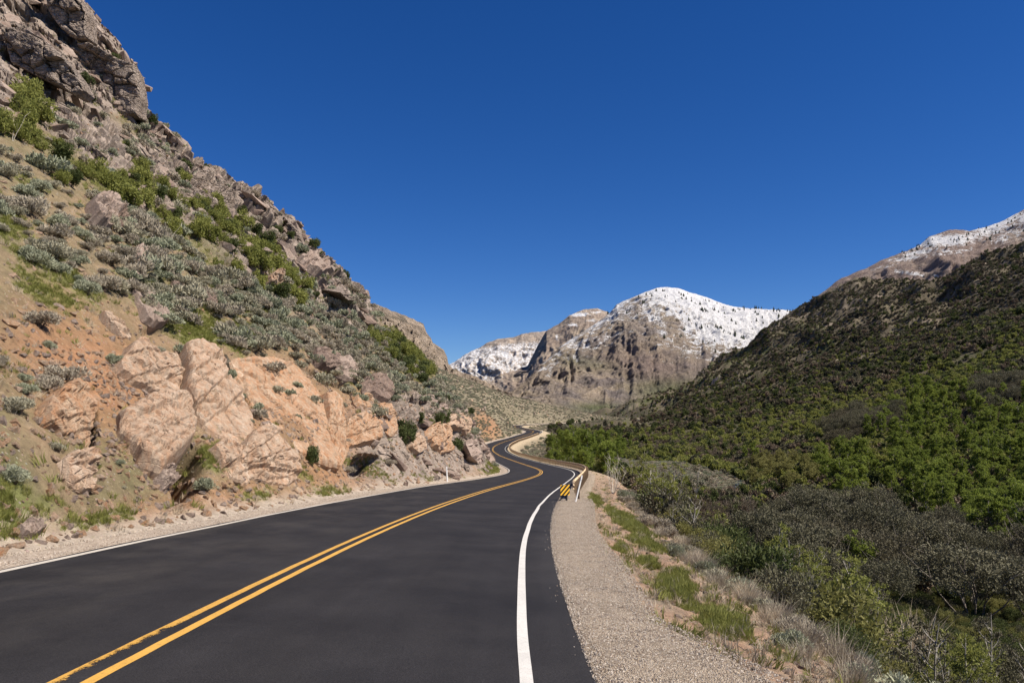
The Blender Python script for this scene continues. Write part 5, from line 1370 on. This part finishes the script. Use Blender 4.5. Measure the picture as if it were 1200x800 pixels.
def guardrail(ya, yb, label):
    root = empty('guardrail', tuple(road_pt(np.array([rail_t(ya)]), np.array([ya]))[0])); o0 = np.array(root.location)
    tag(root, label, 'guardrail')
    y = ya
    while y < yb-1:
        e = rail_piece(y, min(y+7.62 if y < 150 else y+15.24, yb), 'rail', root); e.matrix_parent_inverse = __import__('mathutils').Matrix.Translation((-o0[0], -o0[1], -o0[2])); y += 7.62 if y < 150 else 15.24
    pv = join([box((0, 0, .20), (.075, .012, .56)), box((-.07, 0, .2), (.008, .05, .56)), box((.07, 0, .2), (.008, .05, .56)), box((-.13, 0, .52), (.05, .06, .17))])
    pme = mesh_np('post', *pv, [M_RAILP])
    for yq in np.arange(ya+.6, yb, 1.905):
        b = road_pt(np.array([rail_t(yq)+.17]), np.array([yq]))[0]; o = link('post', pme, root)
        o.location = tuple(b-o0+np.array([0, 0, -.08])); o.rotation_euler = (0, 0, -math.atan(np.interp(yq, _ys, _h)))
    return root
guardrail(Y0, Y1, 'weathered brown steel guardrail curving along the outer edge of the bends')
guardrail(452, 640, 'distant guardrail beyond the last bend below the grey slope') if False else None
# yellow and black marker at the near end of the guardrail
s = NT('marker_face', .45, .4); v = s.coord(); sx = s.new('ShaderNodeSeparateXYZ'); s.put(sx.inputs[0], v)
st = s.math('FRACT', s.math('ADD', s.math('DIVIDE', s.math('SUBTRACT', sx.outputs[0], sx.outputs[2]), .215), .30))
st = s.math('GREATER_THAN', st, .5)
s.col(s.mixc(st, (.82,.46,.035), (.012,.011,.010))); M_MARK = s.m
b = road_pt(np.array([4.32]), np.array([35.6]))[0]
root = empty('object_marker', tuple(b), rad(26)); tag(root, 'square yellow marker with black diagonal stripes at the near end of the guardrail', 'sign')
pan = link('panel', mesh_np('panel', *box((0, 0, 0), (.235, .012, .235)), [M_MARK]), root); pan.location = (0, -.04, .46)
fr = join([box((0, .0, .27), (.235, .02, .02)), box((-.12, 0, .13), (.022, .022, .20), np.array([[.86, 0, .5], [0, 1, 0], [-.5, 0, .86]])), box((.12, 0, .12), (.03, .03, .26))])
link('post', mesh_np('post', *join([box((.10, 0, .2), (.035, .03, .5))]), [M_BLK]), root)
link('brace', mesh_np('brace', *join([box((-.08, .02, .16), (.02, .02, .26), np.array([[.72, 0, .69], [0, 1, 0], [-.69, 0, .72]]))]), [M_BLK]), root)
link('bolt', mesh_np('bolt', *join([box((0, -.056, .66), (.014, .006, .014))]), [M_RAILP]), root)
link('end_shoe', mesh_np('end_shoe', *join([box((.20, .12, .40), (.06, .05, .17))]), [M_RAIL]), root)
def delineator(t, y, h, tilt_, label, w=.05):
    b = road_pt(np.array([t]), np.array([y]))[0]; b[2] = ground_z(b[0], b[1]) if t < -4.9 or t > 5.0 else b[2]-.03
    root = empty('delineator_post', tuple(b)); root.rotation_euler = (0, tilt_, rad(22)); tag(root, label, 'marker post')
    n = 8; a = np.linspace(-1.2, 1.2, n); ring = np.stack([np.sin(a)*w, .02-np.cos(a)*.03], -1)
    ring = np.concatenate([ring, ring[::-1]*np.array([.86, 1])+np.array([0, .008])])
    zs = [-.15, .2, .6, .95, 1.0]; Vv = np.array([[(p[0]*(1 if z_ < .99 else .7), p[1], z_*h) for p in ring] for z_ in zs])
    f_ = grid_faces(len(zs), len(ring), True)
    link('post', mesh_np('post', Vv.reshape(-1, 3), f_, [M_PW], True), root)
    link('reflector', mesh_np('reflector', *box((0, -.022, h*.88), (.03, .006, .05)), [M_REFL if w > .06 else M_PW]), root)
    return root
delineator(4.82, 35.0, 1.22, rad(15), 'white marker post leaning right beside the striped marker', .042)
delineator(-4.35, 54, 1.05, rad(-3), 'lone white marker post at the left road edge before the bend', .05)
delineator(-4.5, 212, 1.1, 0, 'tiny distant white marker post at the left edge inside the second bend', .07)
delineator(4.5, 372, 1.3, 0, 'farthest white marker post at the outer edge near the last bend', .09)

# ---------------------------------------------------------------- dead wood
def dead_shrub(loc, h, label, seed, mat, n=9, spread=1.0, sub=6):
    root = empty('dead_shrub', loc); tag(root, label, 'dead shrub')
    link('branches', mesh_np('branches', *twig_mesh(seed, n, h, sub, spread, .022), [mat], True), root); return root
M_BLEACH = plain('bleached_wood', (.52,.47,.40), .85, .2, .25, 5)
x, y, z = surf(718, 578); dead_shrub((x, y, z), 2.3, 'bleached leafless shrub with spreading white branches on the bank beyond the marker', 501, M_BLEACH, 10, 1.4)
x, y, z = surf(196, 288); dead_shrub((x, y, z), 1.4, 'forked white dead snag in the green thicket', 502, M_BLEACH, 3, .7, 3)
x, y, z = surf(14, 165); dead_shrub((x, y, z), 1.6, 'white dead stem in the green shrubs at the upper left', 503, M_BLEACH, 2, .3, 2)
def stick(px1, py1, px2, py2, r, label, lift=.05):
    a = np.array(surf(px1, py1)); b_ = np.array(surf(px2, py2)); a[2] += lift; b_[2] += lift
    P = a+(b_-a)*np.linspace(0, 1, 6)[:, None]; P += np.random.RandomState(int(px1)).normal(size=P.shape)*.012
    me = mesh_np('stick', *tubes([(P-a, r*np.linspace(1, .6, 6))], 6), [M_BLEACH], True); o = link('stick', me); o.location = a; tag(o, label, 'stick')
stick(983, 782, 1003, 793, .035, 'pale broken stick lying on the bank at the bottom of the picture')
# ---------------------------------------------------------------- labels that tell neighbours apart
LAND = [(30,150,'at the far upper left corner'),(110,215,'below the stepped cliff'),(60,270,'left of the blocky pink outcrop'),(120,300,'below the blocky pink outcrop'),(200,250,'in the upper middle of the thicket'),
 (260,280,'in the lower middle of the thicket'),(330,330,'under the flat pale skyline slab'),(200,310,'above the long dark slab band'),(270,360,'right of the bright grass patch'),(330,390,'above the tallest fluted slab'),
 (400,380,'below the knobby end of the ridge'),(430,420,'above the dark rock dome'),(470,420,'on the shoulder before the distant cliff'),(500,470,'above the boulders of the spur'),(460,500,'between the dark dome and the spur'),
 (40,370,'on the dirt at the left picture edge'),(110,440,'on the bare orange dirt'),(30,480,'beside the split boulder'),(40,600,'at the lower left near the road'),(160,600,'below the biggest boulder'),(260,570,'below the long slab'),
 (340,570,'below the tallest fluted slab'),(420,560,'under the square hollow rock'),(500,555,'near the lone white post'),(570,540,'inside the first bend'),(80,80,'in the lower part of the stepped cliff'),(60,20,'in the top of the cliff'),
 (150,60,'at the vertical edge of the cliff'),(190,150,'at the first notch of the skyline'),(250,200,'on the skyline above the thicket'),(310,245,'on the skyline left of the flat slab'),(360,290,'on the skyline at the flat slab'),(410,340,'on the skyline at the knobby end'),
 (680,580,'just beyond the striped marker'),(720,600,'near the bleached dead shrub'),(760,640,'beside the third grass patch'),(820,690,'behind the large grass patch'),(880,720,'right of the large grass patch'),(940,750,'at the near end of the dry row'),(1030,790,'in the bottom corner of the bank'),
 (690,620,'at the upper gravel edge'),(740,680,'at the middle of the gravel edge'),(830,750,'at the lower gravel edge'),
 (690,530,'right beside the guardrail bend'),(640,520,'between the second and third bend'),(750,505,'below the far end of the grey slope'),(830,520,'beyond the pale sage bench'),(850,590,'right of the sage bench'),(910,555,'around the yellowish round trees'),
 (930,500,'low on the far slope'),(1000,480,'in the dusky patch of the slope'),(1000,545,'left of the big green thicket'),(1080,500,'in the upper left of the big green thicket'),(1150,470,'at the top of the big green thicket'),(1080,570,'in the lower left of the big green thicket'),
 (1160,560,'in the middle right of the big green thicket'),(1180,620,'at the lower right of the big green thicket'),(960,610,'at the left end of the dusky tree row'),(1040,640,'in the middle of the dusky tree row'),(1120,640,'right of the middle of the dusky tree row'),
 (1190,670,'at the right end of the dusky tree row'),(1080,710,'in the black shade below the dusky row'),(1170,740,'in the shade at the lower right'),(800,640,'left of the stream behind the dry row'),(760,590,'between dry row and sage bench'),(860,660,'behind the middle of the dry row'),
 (930,700,'left of the near stream bend'),(980,740,'in front of the near stream bend'),(1100,780,'right of the bristly straw shrub'),(1170,790,'at the bottom right corner'),
 (835,375,'on the left of the tree clusters'),(870,385,'in the middle cluster'),(900,392,'in the right cluster'),(905,364,'on the right crest'),(820,350,'near the summit'),(780,400,'in the lower snow'),(740,380,'on the left snow rib'),(760,345,'just left of the summit'),(860,362,'on the crest right of the summit'),(880,372,'under the right crest'),(850,400,'at the lower edge of the snow'),(925,368,'where the crest meets the near ridge')]
groups = {}
for o in scene.objects:
    if o.parent is None and o.get('group'):
        if o.type == 'MESH' and len(o.data.vertices) == 0: continue
        groups.setdefault(o['group'], []).append(o)
for g_, lst in groups.items():
    cells = {}
    for o in lst:
        x, y, z = o.location; px, py = w2px(x, y, z)
        k = min(range(len(LAND)), key=lambda q: (LAND[q][0]-px)**2+((LAND[q][1]-py)*1.2)**2)
        cells.setdefault(k, []).append((px, py, max(o.scale), o))
    for k, c in cells.items():
        base = c[0][3]['label']; core = base
        for cut in (' growing on', ' in the thicket', ' on the crest', ' jutting from', ' lying at', ' lying on', ' embedded in', ' rooted in', ' with dark shade', ' stem in', ' on the foot', ' at the foot', ' dotting the', ' on the snowy', ' by the stream'):
            if cut in core: core = core.split(cut)[0]
        c.sort(key=lambda t: t[0]); n = len(c); names = {}
        def setn(i, w):
            if i not in names: names[i] = w
        if n > 1:
            setn(max(range(n), key=lambda i: c[i][2]), 'largest'); setn(0, 'leftmost'); setn(n-1, 'rightmost')
            setn(min(range(n), key=lambda i: c[i][1]), 'highest'); setn(max(range(n), key=lambda i: c[i][1]), 'lowest'); setn(min(range(n), key=lambda i: c[i][2]), 'smallest')
            rest = [i for i in range(n) if i not in names]
            ords = ['second', 'third', 'fourth', 'fifth', 'sixth', 'seventh', 'eighth', 'ninth', 'tenth', 'eleventh', 'twelfth']
            for i in rest:
                if 0 < i <= len(ords)-0 and i < n/2 and i-1 < len(ords): names[i] = ords[i-1]+' from the left'
                elif n-1-i-1 < len(ords) and n-1-i >= 1: names[i] = ords[n-2-i]+' from the right'
        for i, (px, py, s_, o) in enumerate(c):
            w = names.get(i)
            lab = core+' '+LAND[k][2]
            if w: lab += ', '+w+' of those'
            ws = lab.split()
            if len(ws) > 16:
                lab = core.split(' with ')[0]+' '+LAND[k][2]+(', '+w if w else '')
            if len(lab.split()) > 16: lab = ' '.join(core.split()[-3:])+' '+LAND[k][2]+(', '+w if w else '')
            o['label'] = lab
